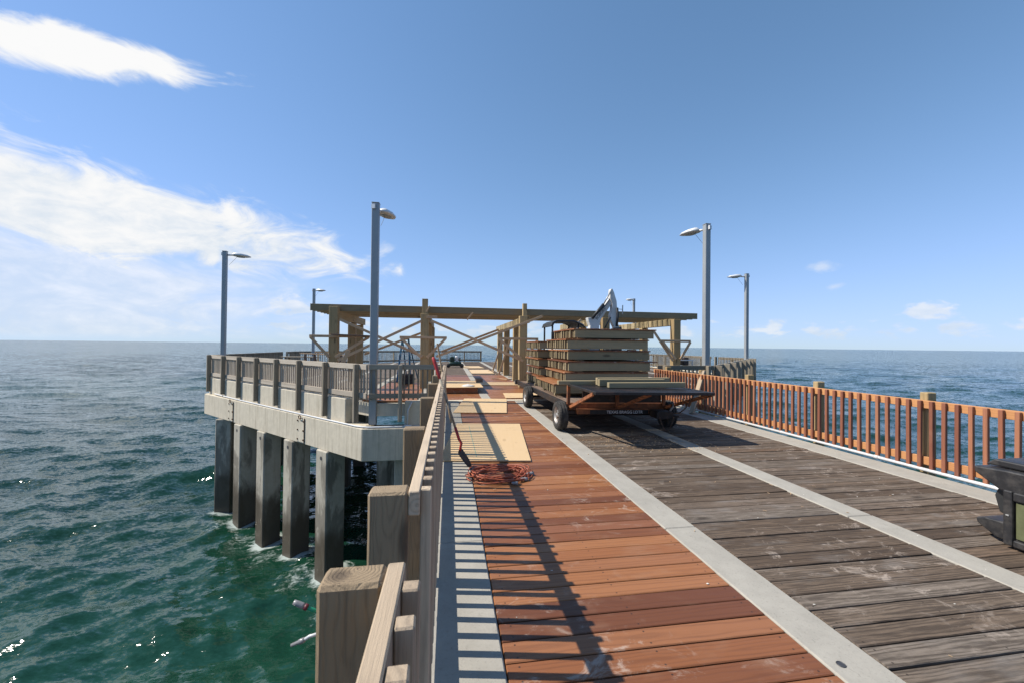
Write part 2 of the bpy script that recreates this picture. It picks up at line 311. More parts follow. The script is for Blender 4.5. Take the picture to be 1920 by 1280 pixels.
class MB:
    def __init__(s): s.v = []; s.f = []
    def add(s, v, f):
        o = len(s.v); s.v += [tuple(p) for p in v]; s.f += [tuple(i+o for i in q) for q in f]
    def box(s, x, y, z):
        s.add([(a, b_, c) for a in x for b_ in y for c in z], [(0, 1, 3, 2), (4, 6, 7, 5), (0, 4, 5, 1), (2, 3, 7, 6), (0, 2, 6, 4), (1, 5, 7, 3)])
    def beam(s, a, b_, t, h, upv=(0, 0, 1)):
        a = Vector(a); b_ = Vector(b_); x = (b_-a).normalized(); y = Vector(upv).cross(x)
        if y.length < 1e-4: y = Vector((1, 0, 0)).cross(x)
        y.normalize(); z = x.cross(y)
        v = [p+y*(i*t/2)+z*(j*h/2) for p in (a, b_) for i in (-1, 1) for j in (-1, 1)]
        s.add(v, [(0, 1, 3, 2), (4, 6, 7, 5), (0, 4, 5, 1), (2, 3, 7, 6), (0, 2, 6, 4), (1, 5, 7, 3)])
    def tube(s, pts, r, n=8, cap=True):
        pts = [Vector(p) for p in pts]; o = len(s.v); pv = None
        for k, p in enumerate(pts):
            t = (pts[min(k+1, len(pts)-1)]-pts[max(k-1, 0)]).normalized()
            if pv is None:
                pv = t.orthogonal().normalized()
            pv = (pv-t*pv.dot(t)).normalized(); q = t.cross(pv)
            rr = r[k] if isinstance(r, (list, tuple)) else r
            for j in range(n):
                an = 2*math.pi*j/n; s.v.append(tuple(p+pv*(rr*math.cos(an))+q*(rr*math.sin(an))))
        for k in range(len(pts)-1):
            for j in range(n):
                j2 = (j+1) % n; s.f.append((o+k*n+j, o+k*n+j2, o+(k+1)*n+j2, o+(k+1)*n+j))
        if cap:
            s.f.append(tuple(o+j for j in range(n))[::-1]); e = o+(len(pts)-1)*n; s.f.append(tuple(e+j for j in range(n)))
    def lathe(s, prof, n=24, axis='X'):
        o = len(s.v)
        for (a, r) in prof:
            for j in range(n):
                an = 2*math.pi*j/n; c, q = r*math.cos(an), r*math.sin(an)
                s.v.append((a, c, q) if axis == 'X' else ((c, a, q) if axis == 'Y' else (c, q, a)))
        for k in range(len(prof)-1):
            for j in range(n):
                j2 = (j+1) % n; s.f.append((o+k*n+j, o+k*n+j2, o+(k+1)*n+j2, o+(k+1)*n+j))
    def prism(s, poly, h0, h1, plane='XZ'):
        n = len(poly)
        def P(u, v, h): return (u, h, v) if plane == 'XZ' else ((u, v, h) if plane == 'XY' else (h, u, v))
        v = [P(u, q, h0) for u, q in poly]+[P(u, q, h1) for u, q in poly]
        s.add(v, [tuple(range(n)), tuple(range(2*n-1, n-1, -1))]+[(i, i+n, (i+1) % n+n, (i+1) % n) for i in range(n)])
    def build(s, name, mat, parent=None, mw=None, bev=0, smooth_=False, fixn=True):
        me = bpy.data.meshes.new(name); me.from_pydata(s.v, [], s.f)
        bm = bmesh.new(); bm.from_mesh(me)
        if fixn: bmesh.ops.recalc_face_normals(bm, faces=bm.faces[:])
        if bev: bmesh.ops.bevel(bm, geom=[e for e in bm.edges if len(e.link_faces) == 2 and e.calc_face_angle(0) > .5], offset=bev, segments=2, affect='EDGES', profile=.5)
        bm.to_mesh(me); bm.free()
        if smooth_:
            for p in me.polygons: p.use_smooth = True
        me.materials.append(mat)
        return link(name, me, parent, mw if mw is not None else Matrix())
def text(name, s, size, mat, parent, mw, ext=.002):
    cu = bpy.data.curves.new('t', 'FONT'); cu.body = s; cu.size = size; cu.extrude = ext; cu.align_x = 'CENTER'; cu.align_y = 'CENTER'
    o = bpy.data.objects.new('t', cu); C.objects.link(o); dg = bpy.context.evaluated_depsgraph_get(); dg.update()
    me = bpy.data.meshes.new_from_object(o.evaluated_get(dg)); bpy.data.objects.remove(o); me.materials.clear(); me.materials.append(mat)
    return link(name, me, parent, mw)

# ------------------------------------------------------------------ sea
ZW = -5.30
CX = 2.9
def oct_pts(h, fl):  # half width, half flat, centre (CX, 24)
    return [(CX-fl, 24-h), (CX+fl, 24-h), (CX+h, 24-fl), (CX+h, 24+fl), (CX+fl, 24+h), (CX-fl, 24+h), (CX-h, 24+fl), (CX-h, 24-fl)]
PILES = []
for k in range(4): PILES.append((-3.35-1.40*k, 12.27+1.40*k, 45))
PILES.append((-8.82, 17.74, 0)); PILES.append((-1.15, 11.55, 0)); PILES.append((6.9, 11.6, 0))
for k in range(6): PILES.append((2*CX+3.35+1.40*k, 12.27+1.40*k, 45))
for yy in (20.5, 24, 27.5):
    for xx in (-9.3, -5, 0, 5.8, 10.8, 15.1): PILES.append((xx, yy, 0))
PILES += [(-6.2, 17.6, 45), (-4.4, 15.9, 45), (-2.0, 14.2, 45)]
def make_sea():
    nr, na = 1000, 820
    r = np.concatenate([np.geomspace(4.0, 2500.0, nr-24), np.geomspace(2700.0, 30000.0, 24)])
    a1 = np.linspace(R(-78), R(80), na-60); a2 = np.linspace(R(80), R(282), 62)[1:-1]
    a = np.concatenate([a1, a2])
    Rr, Aa = np.meshgrid(r, a, indexing='ij'); X = Rr*np.sin(Aa); Y = Rr*np.cos(Aa)
    Z = np.zeros_like(X); DX = np.zeros_like(X); DY = np.zeros_like(X)
    cell = Rr*np.maximum(math.log(r[1]/r[0]), R(158)/(na-60))
    rs = np.random.RandomState(11)
    for k in range(64):
        lam = 0.42*(13.0/0.42)**(k/63.0); th = R(-100)+rs.normal(0, .42 if lam > 3 else .7); kk = 2*math.pi/lam
        amp = .0115*lam**.92*rs.uniform(.5, 1.2)
        if lam > 7: amp *= .8
        if lam < 2.5: amp *= 1.35
        fade = np.clip(lam/(cell*4.0)-1.0, 0, 1)
        gr = .55+.45*np.sin(X*rs.uniform(.02, .12)+Y*rs.uniform(.02, .12)+rs.uniform(0, 6))
        ph = kk*(X*math.cos(th)+Y*math.sin(th))+rs.uniform(0, 2*math.pi)
        q = amp*fade*gr
        Z += q*np.cos(ph); DX -= .8*q*math.cos(th)*np.sin(ph); DY -= .8*q*math.sin(th)*np.sin(ph)
    foam = np.zeros_like(X)
    for (px, py, _) in PILES[:16]:
        d = np.hypot(X-px, (Y-py)); foam = np.maximum(foam, np.exp(-np.maximum(d-.35, 0)/.55))
        d2 = np.hypot((X-px-.4)/1.3, (Y-py+1.3)/1.9); foam = np.maximum(foam, .62*np.exp(-d2**2))
    foam = np.maximum(foam, .40*np.clip((Z-.28)/.22, 0, 1)*(Rr < 200))
    X = X+DX; Y = Y+DY
    n1, n2 = X.shape
    co = np.stack([X, Y, ZW+Z], -1).reshape(-1, 3)
    i = np.arange(n1-1)[:, None]*n2; j = np.arange(n2)[None, :]; j2 = (j+1) % n2
    f = np.stack([i+j, i+j2, i+n2+j2, i+n2+j], -1).reshape(-1, 4)
    me = bpy.data.meshes.new('sea'); me.vertices.add(len(co)); me.vertices.foreach_set('co', co.astype(np.float32).ravel())
    me.loops.add(f.size); me.loops.foreach_set('vertex_index', f.astype(np.int32).ravel())
    me.polygons.add(len(f)); me.polygons.foreach_set('loop_start', np.arange(0, f.size, 4, dtype=np.int32))
    me.polygons.foreach_set('use_smooth', np.ones(len(f), dtype=bool))
    at = me.attributes.new('foam', 'FLOAT', 'POINT'); at.data.foreach_set('value', foam.astype(np.float32).ravel())
    me.update(calc_edges=True)
    m, nt, bs = newmat('sea_water'); L = nt.links.new
    g = nn(nt, 'ShaderNodeNewGeometry'); P = g.outputs['Position']
    def slope(sc, rot, detail, k):
        mp = nn(nt, 'ShaderNodeMapping'); mp.inputs['Scale'].default_value = sc; mp.inputs['Rotation'].default_value = (0, 0, rot); L(P, mp.inputs[0])
        n = nn(nt, 'ShaderNodeTexNoise'); n.inputs['Scale'].default_value = 1.0; n.inputs['Detail'].default_value = detail; n.inputs['Roughness'].default_value = .6; n.inputs['Distortion'].default_value = .3
        L(mp.outputs[0], n.inputs['Vector'])
        v = nn(nt, 'ShaderNodeVectorMath', operation='SUBTRACT'); L(n.outputs['Color'], v.inputs[0]); v.inputs[1].default_value = (.5, .5, .5)
        v2 = nn(nt, 'ShaderNodeVectorMath', operation='MULTIPLY'); L(v.outputs[0], v2.inputs[0]); v2.inputs[1].default_value = (k*.75, k, 0); return v2.outputs[0]
    def vadd(a, b_): v = nn(nt, 'ShaderNodeVectorMath', operation='ADD'); L(a, v.inputs[0]); L(b_, v.inputs[1]); return v.outputs[0]
    ln = nn(nt, 'ShaderNodeVectorMath', operation='LENGTH'); L(P, ln.inputs[0])   # small waves that the mesh no longer resolves far out
    fk = nn(nt, 'ShaderNodeVectorMath', operation='SCALE'); L(mth(nt, 'MULTIPLY_ADD', smooth(nt, ln.outputs['Value'], 25, 320), 1.5, 1.0), fk.inputs['Scale'])
    L(vadd(slope((.55, 1.3, 1), R(8), 5, .95), vadd(slope((2.4, 4.8, 1), R(-14), 4, .95), slope((7.5, 11, 1), R(20), 3, .85))), fk.inputs[0]); nv = vadd(fk.outputs[0], g.outputs['Normal'])
    nm = nn(nt, 'ShaderNodeVectorMath', operation='NORMALIZE'); L(nv, nm.inputs[0])
    nb = noise(nt, P, 1.0, 3, .5, (.02, .035, 1))
    col = mixc(nt, smooth(nt, nb, .35, .65), (.0042, .026, .0135), (.0075, .040, .026))
    fa = nn(nt, 'ShaderNodeAttribute', attribute_name='foam')
    fn = noise(nt, P, 1.0, 8, .72, (2.6, 3.6, 2), 0, 1.4); fn2 = noise(nt, P, 1.0, 6, .7, (9, 11, 5), 0, .8)
    ff = smooth(nt, mth(nt, 'ADD', mth(nt, 'MULTIPLY', fa.outputs['Fac'], .58), mth(nt, 'ADD', mth(nt, 'MULTIPLY', fn, .5), mth(nt, 'MULTIPLY', fn2, .25))), .70, .86)
    ff = mth(nt, 'MULTIPLY', ff, .6)
    L(mixc(nt, ff, col, (.50, .56, .54)), bs.inputs['Base Color']); L(mth(nt, 'MULTIPLY_ADD', ff, .6, .085), bs.inputs['Roughness'])
    bs.inputs['IOR'].default_value = 1.333; L(nm.outputs[0], bs.inputs['Normal'])
    me.materials.append(m)
    o = link('sea', me); tag(o, kind='structure')
make_sea()

# ------------------------------------------------------------------ pier deck
Y0, Y1 = -2.2, 10.95
sub = MB(); sub.box((.02, 5.84), (Y0-4, Y1-.02), (-.40, -.075))
for xx in (.25, 1.95, 3.78, 5.6): sub.box((xx-.14, xx+.14), (Y0-4, Y1-.02), (-1.0, -.40))
deck = tag(sub.build('pier_deck', BEAM), kind='structure')
STR = [(-.07, .283), (1.83, 2.11), (3.64, 3.90), (5.45, 5.88)]
for (a, b_) in STR:
    y = Y0
    while y < Y1:
        L_ = min(6.6 if y > Y0 else 5.35, Y1-y)
        span('concrete_strip', (a, b_), (y, y+L_-.006), (-.075, .002), CONC, deck, .008); y += L_
def lane(a, b_, kind, y0, y1, w0, wj, gap, lift):
    y = y0; k = 0
    while y < y1:
        wd = round(w0+random.choice((-1, 0, 0, 1))*wj, 4); th = .038
        o = box('plank', ((a+b_)/2+random.uniform(-.002, .002), y+wd/2, -th/2+random.uniform(-lift, 0)), (round(b_-a-.012, 3), round(wd-gap, 4), th), kind, deck,
                (R(random.uniform(-.25, .25)), R(random.uniform(-.12, .12)), R(random.uniform(-.10, .10))), .004)
        y += wd; k += 1
lane(.283, 1.83, 'redwood', Y0, Y1, .142, 0, .0085, .004)
lane(2.11, 3.64, 'greyplank', Y0, Y1, .146, .007, .011, .007)
lane(3.90, 5.45, 'greyplank', Y0-.05, Y1, .146, .007, .011, .007)
# bents below
for yy in (-1.5, 6.0):
    t = thing('pier_bent', 'concrete pile bent carrying the walkway, '+('under the near end' if yy < 0 else 'under the loaded trailer'), 'bent', (CX, yy, ZW))
    span('bent_cap', (-.05, 5.9), (yy-.45, yy+.45), (-1.75, -1.0), BEAM, t, .02)
    for xx in (.75, 5.05): span('pile', (xx-.28, xx+.28), (yy-.28, yy+.28), (-8, -1.75), PILE, t, .03)

# ------------------------------------------------------------------ platform
def octm(h, fl, z0, z1):
    m_ = MB(); m_.prism(oct_pts(h, fl), z0, z1, 'XY'); return m_
pd = tag(octm(12.82, 4.94, -.40, -.060).build('platform_deck', BEAM), kind='structure')
H, FL = 12.95, 5.05
def in_oct(y, h=12.72, fl=4.98):
    d = abs(y-24)
    if d > h: return None
    hw = h if d <= fl else h-(d-fl); return CX-hw, CX+hw
strips = [CX+1.81*k for k in range(-7, 8)]
fields = {}
for i in range(-8, 8):
    a, b_ = CX+1.81*i+.14, CX+1.81*(i+1)-.14
    y = 11.30
    while y < 36.6:
        ra = in_oct(y+.07)
        x0, x1 = max(a, ra[0]+.1), min(b_, ra[1]-.1)
        if x1-x0 > .1:
            red = (11 <= y < 20.5 and i in (-2, -1)) or (y < 16.5 and i == -3) or (y < 14 and i in (0, 1))
            fields.setdefault((i, red), []).append((x0, x1, y))
        y += .146
for (i, red), L_ in sorted(fields.items()):
    m_ = MB()
    for (x0, x1, y) in L_:
        dz = random.uniform(-.004, 0); m_.box((x0, x1), (y+.004, y+.142), (-.038+dz, dz))
    o = m_.build('plank_field', wood('redwood' if red else 'greyplank', 'X'), pd, fixn=False); o['kind'] = 'stuff'
for xx in strips:
    ys = [y for y in np.arange(11.3, 36.7, .1) if in_oct(y) and in_oct(y)[0]+.25 < xx < in_oct(y)[1]-.25]
    if ys: span('concrete_strip', (xx-.132, xx+.132), (ys[0], ys[-1]), (-.060, .003), CONC, pd, .006)

plat = thing('concrete_platform', 'octagonal concrete platform on square piles at the end of the pier', 'pier platform', (CX, 24, ZW))
PO = oct_pts(13.2, 5.1); PI = oct_pts(13.055, 5.04)
def wall_seg(name, a, b_, z0, z1, t, mat, par, bev=.012):
    """vertical slab whose outer face runs a->b (outline is anticlockwise: inside is on the left)"""
    a = Vector((a[0], a[1], 0)); b_ = Vector((b_[0], b_[1], 0)); d = (b_-a).normalized(); nin = Vector((-d.y, d.x, 0))
    c = (a+b_)/2+nin*t/2; c.z = (z0+z1)/2
    return box(name, c, (round((b_-a).length, 3), t, round(z1-z0, 3)), mat, par, (0, 0, math.atan2(d.y, d.x)), bev)
for k in range(8):
    a, b_ = PO[k], PO[(k+1) % 8]
    wall_seg('edge_beam', a, b_, -1.50, -.66, .55, BEAM, plat)
    a, b_ = Vector(PI[k]), Vector(PI[(k+1) % 8]); d = (b_-a).normalized()
    c0 = .95 if k in (1,) else 0.0; c1 = .95 if k == 7 else 0.0   # open notch where the corner lamp stands
    if k == 0: a, b_ = Vector((CX-FL+1.0, a.y)), Vector((CX+FL-1.0, b_.y)); c0 = c1 = 0
    wall_seg('fascia', a+d*c0, b_-d*c1, -.66, .02, .24, BEAM, plat)
for (px, py, an) in PILES:
    box('pile', (px, py, -4.8), (.58, .58, 6.6), PILE, plat, (0, 0, R(an)), .03)
# conduit along the ledge, splice plates, hooks
def conduit(pts, r, par, name='conduit', mat=PVC):
    m_ = MB(); m_.tube(pts, r, 10); return m_.build(name, mat, par, smooth_=True)
def diag(s, off, z):  # s metres from the near corner of the left diagonal, off = outward
    p = Vector(PO[0])+Vector((-1, 1)).normalized()*s+Vector((-1, -1)).normalized()*off; return (p.x, p.y, z)
conduit([diag(10.6, -.10, -.60), diag(8, -.05, -.62), diag(4, -.04, -.63), diag(.3, -.03, -.63), (PO[0][0]+.15, PO[0][1]+.05, -.63), (PO[0][0]+.9, PO[0][1]+.05, -.63), (-.2, PO[0][1]+.05, -.63)], .026, plat)
conduit([(PO[0][0]+1.15, PO[0][1]+.06, -.63), (PO[0][0]+1.15, PO[0][1]+.08, -.2), (PO[0][0]+1.25, PO[0][1]+.12, .02)], .02, plat)
box('junction_box', (PO[0][0]+1.15, PO[0][1]+.06, -.63), (.2, .12, .09), PVC, plat, bev=.01)
for s in (1.2, 2.75, 4.3, 5.85, 7.4): conduit([diag(s+.35, -.26, -.02), diag(s+1.25, -.26, -.02)], .022, plat)
span('conduit_tray', (-1.05, -.45), (PO[0][1]+.21, PO[0][1]+.26), (-.07, -.03), PVC, plat)
for s in (3.15, 8.55):
    c = Vector(diag(s, .008, -1.10)); rz = math.atan2(-1, 1)
    pl = box('splice_plate', c, (.46, .016, .72), BEAM, plat, (0, 0, rz), .003)
    for i in (-1, 1):
        for z in (-.28, 0, .28):
            q = Vector(diag(s-i*.17, .025, -1.10+z)); box('bolt', q, (.045, .03, .045), BOLT, pl, (0, 0, rz), .008)
    q = Vector(diag(s, .05, -.70)); m_ = MB(); m_.tube([q+Vector((.05*math.cos(t), -.05*math.cos(t), .05*math.sin(t))) for t in np.linspace(0, 2*math.pi, 13)], .014, 6); m_.build('lifting_ring', BOLT, plat, smooth_=True)
    m_ = MB(); q2 = Vector(diag(s-.225, .018, -1.1)); box('plate_edge', q2, (.025, .02, .76), BOLT, pl, (0, 0, rz), .002)
for k in range(4):
    px, py, _ = PILES[k]; c = Vector((px, py, -1.72))+Vector((-1, -1, 0)).normalized()*.292
    m_ = MB(); m_.lathe([(-.004, .001), (-.004, .055), (.004, .055), (.004, .001)], 16); m_.build('lifting_socket', DTXT, plat, LR(c, (0, 0, R(225))))

# ------------------------------------------------------------------ railings
def railing(name, label, a, b_, out, post_s, top=1.0, ptop=1.0, pbot=-.2, railm='oldrail', postm='oldpost', balm='oldrail', bal=.126, railh=.09, both=True, pd_=(.14, .09), botz=.10, skip=(), group=None, bals=None, nobal=(), capover=0):
    """a->b along the rail centre line, out = outward normal; posts outside, balusters inside"""
    a = Vector((a[0], a[1], 0)); b_ = Vector((b_[0], b_[1], 0)); d = (b_-a).normalized(); L_ = (b_-a).length; n = Vector((out[0], out[1], 0)).normalized(); rz = math.atan2(d.y, d.x)
    t = thing(name, label, 'railing', ((a+b_)/2)[:])
    rt_ = .041
    segs = []; s0 = 0.0
    for (g0, g1) in sorted(skip): segs.append((s0, g0)); s0 = g1
    segs.append((s0, L_))
    for (p, q) in segs:
        # boards in lengths that break over a post
        cuts = [p]+[s for s in post_s if p+1.6 < s < q-1.6][1::2]+[q]
        for u, v in zip(cuts[:-1], cuts[1:]):
            for (z0, z1, nm) in ((top-railh, top, 'top_rail'), (botz, botz+railh, 'bottom_rail')):
                c = a+d*((u+v)/2); c.z = (z0+z1)/2+random.uniform(-.002, .002)
                box(nm, c, (round(v-u-.004, 3), rt_, round(z1-z0, 3)), railm, t, (R(random.uniform(-.6, .6)), 0, rz), .004)
            if capover:
                c = a+d*((u+v)/2)+n*.03; c.z = top+.018
                box('cap_board', c, (round(v-u-.004+capover, 3), .14, .034), railm, t, (0, 0, rz), .004)
        k = p+.05
        while k < q-.02:
            if not any(g0 < k < g1 for g0, g1 in nobal):
                c = a+d*k-n*(rt_/2+.0205); z0, z1 = botz-.045+random.uniform(-.004, .004), top-.004+random.uniform(-.004, .003); c.z = (z0+z1)/2
                o = link('baluster', box_mesh((.040, .040, round(top-botz+.04, 3)), balm, .004), t, LR(c, (0, R(random.uniform(-.5, .5)), rz+R(random.uniform(-2.5, 2.5)))))
            k += bal
    for s in post_s:
        c = a+d*s+n*(rt_/2+.002+pd_[0]/2); c.z = (ptop+pbot)/2
        box('post', c, (pd_[1], pd_[0], round(ptop-pbot, 3)), postm, t, (0, 0, rz), .009)
    return t
XL = -.119
tl = railing('railing', 'weathered wooden railing along the left edge of the walkway, nearest the camera', (XL, -1.6), (XL, 10.95), (-1, 0), [1.6+y for y in (-.55, .975, 1.535, 2.655, 4.165, 5.65, 7.15, 8.65, 10.15)], skip=((1.6+1.02, 1.6+1.492),), bal=.124, railh=.09)
XRR = 5.955
tr = railing('railing', 'new orange and red wooden railing along the right edge of the walkway', (XRR, -.4), (XRR, 10.9), (1, 0), [.4+y for y in (1.12, 2.65, 4.20, 5.72, 7.26, 8.79, 10.3)], top=.905, ptop=1.0, pbot=-.45, railm='railorange', postm='treated', balm='balred', bal=.1262, railh=.10, botz=.10)
conduit([(5.90, Y0, .045), (5.90, 10.9, .045)], .021, tr)
for y in (1.4, 3.05, 4.7, 6.3, 7.9, 9.5): m_ = MB(); m_.tube([(5.90, y-.03, .045), (5.90, y+.03, .045)], .027, 10); m_.build('conduit_coupling', PVC, tr, smooth_=True)
conduit([(-.02-.14, Y0, -.10), (-.16, 10.9, -.10)], .021, tl)
PR = oct_pts(13.03, 5.03)
def prail(k, label, posts=None, **kw):
    a, b_ = Vector(PR[k]), Vector(PR[(k+1) % 8]); d = (b_-a).normalized(); out = (d.y, -d.x); L_ = (b_-a).length
    n = max(2, round(L_/1.545)); ps = posts or [L_*(i+.02)/(n-.0)+.12 for i in range(n)]+[L_-.12]
    base = dict(pbot=-.55, railm='oldgrey', postm='oldgrey', balm='oldgrey', railh=.14, botz=.10, capover=0)
    base.update(kw)
    return railing('railing', label, a, b_, out, ps, **base)
Ld = (Vector(PR[0])-Vector(PR[7])).length
prail(7, 'grey weathered railing on the sunlit left diagonal edge of the platform', posts=[Ld-.35-1.545*i for i in range(7)]+[.1], railm='palerail', balm='palerail')
railing('railing', 'grey railing across the near edge of the platform, left of the walkway', (PR[0][0]+.05, PR[0][1]+.02), (-.22, PR[0][1]+.02), (0, -1), [.82, 1.93], pbot=-.5, railm='oldgrey', postm='oldgrey', balm='oldgrey', railh=.13, botz=.10, bal=.122)
railing('railing', 'grey railing across the near edge of the platform, right of the walkway', (6.1, PR[0][1]+.02), (PR[1][0], PR[0][1]+.02), (0, -1), [.2, 1.6], pbot=-.5, railm='oldgrey', postm='oldgrey', balm='oldgrey', railh=.13, botz=.10)
prail(1, 'grey railing seen from outside on the right diagonal edge of the platform', pd_=(.19, .09))
prail(2, 'pale railing along the far right side of the platform below two lamps', skip=((2.6, 3.3), (6.2, 7.3)))
prail(3, 'railing on the back right diagonal edge of the platform')
prail(4, 'dark railing across the far back edge of the platform behind the ladder', skip=((.0, 4.9),), posts=[5.0, 6.5, 8.1, 9.7])
prail(5, 'railing on the back left diagonal edge of the platform')
prail(6, 'dark railing along the far left side of the platform behind the picnic table', skip=((1.6, 2.6),))

# ------------------------------------------------------------------ lamps
def lamp(X, Y, top, side, label, zb=.0, wd=.17):
    x = y = 0.0; side = 1; BM = LR((X, Y, 0), (0, 0, math.atan2(24-Y, CX-X)))
    t = thing('lamp_post', label, 'lamp post', (X, Y, zb), (0, 0, 0), 'square lamp posts round the platform')
    span('pole', (X-wd/2, X+wd/2), (Y-wd/2, Y+wd/2), (zb, top), GALV, t, .012)
    span('pole_cap', (X-wd/2-.006, X+wd/2+.006), (Y-wd/2-.006, Y+wd/2+.006), (top+.001, top+.02), GALV, t, .004)
    s = side
    m_ = MB(); m_.tube([(x+s*wd*.5, y, top-.14), (x+s*.22, y, top-.12), (x+s*.34, y, top-.11)], .035, 10); m_.build('arm', LAMPH, t, BM, smooth_=True)
    m_ = MB(); prof = [(.24, -.015, .05, .09), (.34, -.06, .12, .18), (.55, -.09, .11, .215), (.78, -.075, .07, .18), (.93, -.03, .0, .07)]
    n = 12; o = []
    for (u, zl, zh, hw) in prof:
        for j in range(n):
            an = 2*math.pi*j/n; cz = math.sin(an); zz = (zh if cz > 0 else -zl*.6)*abs(cz)**.8*(1 if cz > 0 else -1)
            o.append((x+s*u, y+hw*math.cos(an), top-.12+zz))
    f = [(k*n+j, k*n+(j+1) % n, (k+1)*n+(j+1) % n, (k+1)*n+j) for k in range(len(prof)-1) for j in range(n)]+[tuple(range(n)), tuple(range((len(prof)-1)*n, len(prof)*n))]
    m_.add(o, f); h = m_.build('lamp_head', LAMPH, t, BM, smooth_=True)
    m_ = MB(); m_.lathe([(-.03, .001), (-.03, .11), (.0, .135)], 16, 'Z'); m_.build('lens', LENS, h, BM @ LR((x+s*.56, y, top-.155)) @ Matrix.Diagonal((1.4, 1, 1, 1)))
    m_ = MB(); m_.box((x-s*wd*.5-.05, x-s*wd*.5), (y-.05, y+.05), (top-.17, top-.05)); m_.build('photocell_box', LAMPH, t, BM)
    m_ = MB(); m_.tube([(x+s*.42, y-.03, top-.19), (x+s*.30, y-.05, top-.36), (x+s*.16, y-.06, top-.55)], .005, 5); m_.build('loose_wire', DTXT, t, BM)
    return t
lamp(-2.0, 11.20, 5.32, 1, 'tall grey lamp post at the near left corner, in front of the pavilion', -.62, .19)
lamp(7.86, 11.25, 5.34, -1, 'tall grey lamp post at the near right corner, beside the leaning board', -.62, .17)
lamp(-9.45, 18.60, 5.38, 1, 'lamp post at the far left corner of the platform, standing alone against cloud', -.05, .16)
lamp(15.30, 18.60, 5.38, -1, 'lamp post rising behind the right diagonal railing', -.05, .16)
lamp(-9.35, 29.6, 5.3, 1, 'distant lamp post just left of the pavilion roof end', 0, .16)
lamp(14.6, 30.0, 5.35, -1, 'distant lamp post showing above the pavilion roof, right of the excavator', 0, .16)

# ------------------------------------------------------------------ pavilion
pv = thing('pavilion_frame', 'unfinished timber pavilion frame with flat roof joists on thick posts', 'pavilion', (2.7, 16.5, 0))
YF = 14.6; ZJ0, ZJ1 = 2.665, 2.90
XA, XB = -4.76, 9.88
PX = [-3.92, -.86, 2.70, 5.9, 8.83]
for i, x in enumerate(PX):
    w_ = .285
    span('post', (x-w_/2, x+w_/2), (YF-.20, YF+.085), (0, 2.62 if i != 0 else 2.80), 'treated', pv, .008)
    if i in (1, 2): span('post_extension', (x-.10, x+.10) if i == 1 else (x-.02, x+.13), (YF-.165, YF+.0), (2.62, 3.15 if i == 1 else 3.08), 'treated', pv, .006)
for x in (-3.92, -.86, 2.90, 5.9, 8.83): span('post', (x-w_/2, x+w_/2), (17.0, 17.285), (0, 2.38), 'treated', pv, .008)
for (x, y) in ((-4.02, 18.8), (2.93, 20.2), (2.98, 23.3), (-.86, 20.2), (5.9, 20.2), (8.83, 20.2)): span('post', (x-w_/2, x+w_/2), (y, y+w_), (0, 2.38), 'treated', pv, .008)
xs = [XA, 0.1, 5.0, XB]
for u, v in zip(xs[:-1], xs[1:]): span('fascia_board', (u, v-.002), (YF+.09, YF+.13), (ZJ0, ZJ1), 'fascia', pv, .004)
y = YF+.42
while y < 17.9:
    for u, v in zip(xs[:-1], xs[1:]): span('joist', (u+.001, v-.001), (y, y+.040), (ZJ0, ZJ1-.004), 'treated', pv, .003)
    y += .40
for (x, y1) in ((-3.92, 19.2), (-.86, 20.6), (2.90, 24.2), (5.9, 20.6), (8.83, 20.6)):
    y = YF+.14
    span('girder', (x-.02, x+.10), (YF+.14, y1), (2.385, ZJ0-.004), 'treated', pv, .004)
    while y < y1-.1:
        L_ = min(.36, y1-y); span('girder_block', (x-.062, x-.022), (y, y+L_), (2.39, ZJ0-.012), 'treatedgreen', pv, .004); y += .40
def ray(px, py): return (fw*F+r2*(px-960)-u2*(py-640))
def at_y(px, py, y): d = ray(px, py); return EYE+d*(y/d.y)
def at_z(px, py, z=0.0): d = ray(px, py); return EYE+d*((z-EYE.z)/d.z)
def brace(p, q, y, parent=pv, mat='lumber', t=.038, h=.089, name='brace'):
    a = at_y(*p, y); b_ = at_y(*q, y); return bar(name, a, b_, t, h, mat, parent, (0, 0, 1))
YB = YF-.222
for p, q, yy in (((637, 599), (793, 668), YB), ((790, 602), (633, 675), YB-.04), ((683, 664), (791, 624), 17.31), ((808, 601), (981, 676), YB), ((818, 668), (1017, 593), YB-.04), ((827, 659), (935, 618), 17.31), ((1003, 660), (1090, 600), YB-.045), ((1225, 620), (1262, 676), YB)):
    brace(p, q, yy)
for i, (x, l, r_) in enumerate(((PX[0], -.75, 1.25), (PX[1], -.85, .78), (PX[2], -.95, .55), (PX[4], -.70, .55))):
    z = 1.78; yb = YF-.225
    h = bar('bracket_arm', (x+l, yb, z), (x+r_, yb, z), .038, .089, 'lumber', pv)
    for e in (l, r_):
        bar('bracket_knee', (x+e*.94, yb-.04, z-.03), (x+math.copysign(.10, e), yb-.04, z-.70), .038, .089, 'lumber', pv)
for (p, q, yy) in (((924, 694), (942, 640), 23.0), ((935, 702), (957, 636), 20.0)): brace(p, q, yy, mat='lumber', t=.038, h=.089)
bar('scaffold_board', at_y(622, 627, YF-.4), at_y(694, 630, YF-.4), .25, .04, 'trailerboard', pv)
bar('header_block', (-.80, YF-.24, 2.50), (-.42, YF-.24, 2.50), .04, .10, 'lumber', pv)
brace((876, 600), (887, 586), YF+.02, t=.038, h=.05); brace((799, 585), (806, 574), YF-.25, t=.038, h=.04)
for i, (x, y0_, y1_) in enumerate(((-2.1, 14.2, 15.6),)):
    pass
# lean piece above the near rail left of the first lamp
t = bar('offcut', at_y(641, 683, 13.4), at_y(654, 656, 13.4), .038, .12, 'lumber'); tag(t, 'bright offcut board leaning behind the diagonal railing beside the first pavilion post', 'board')

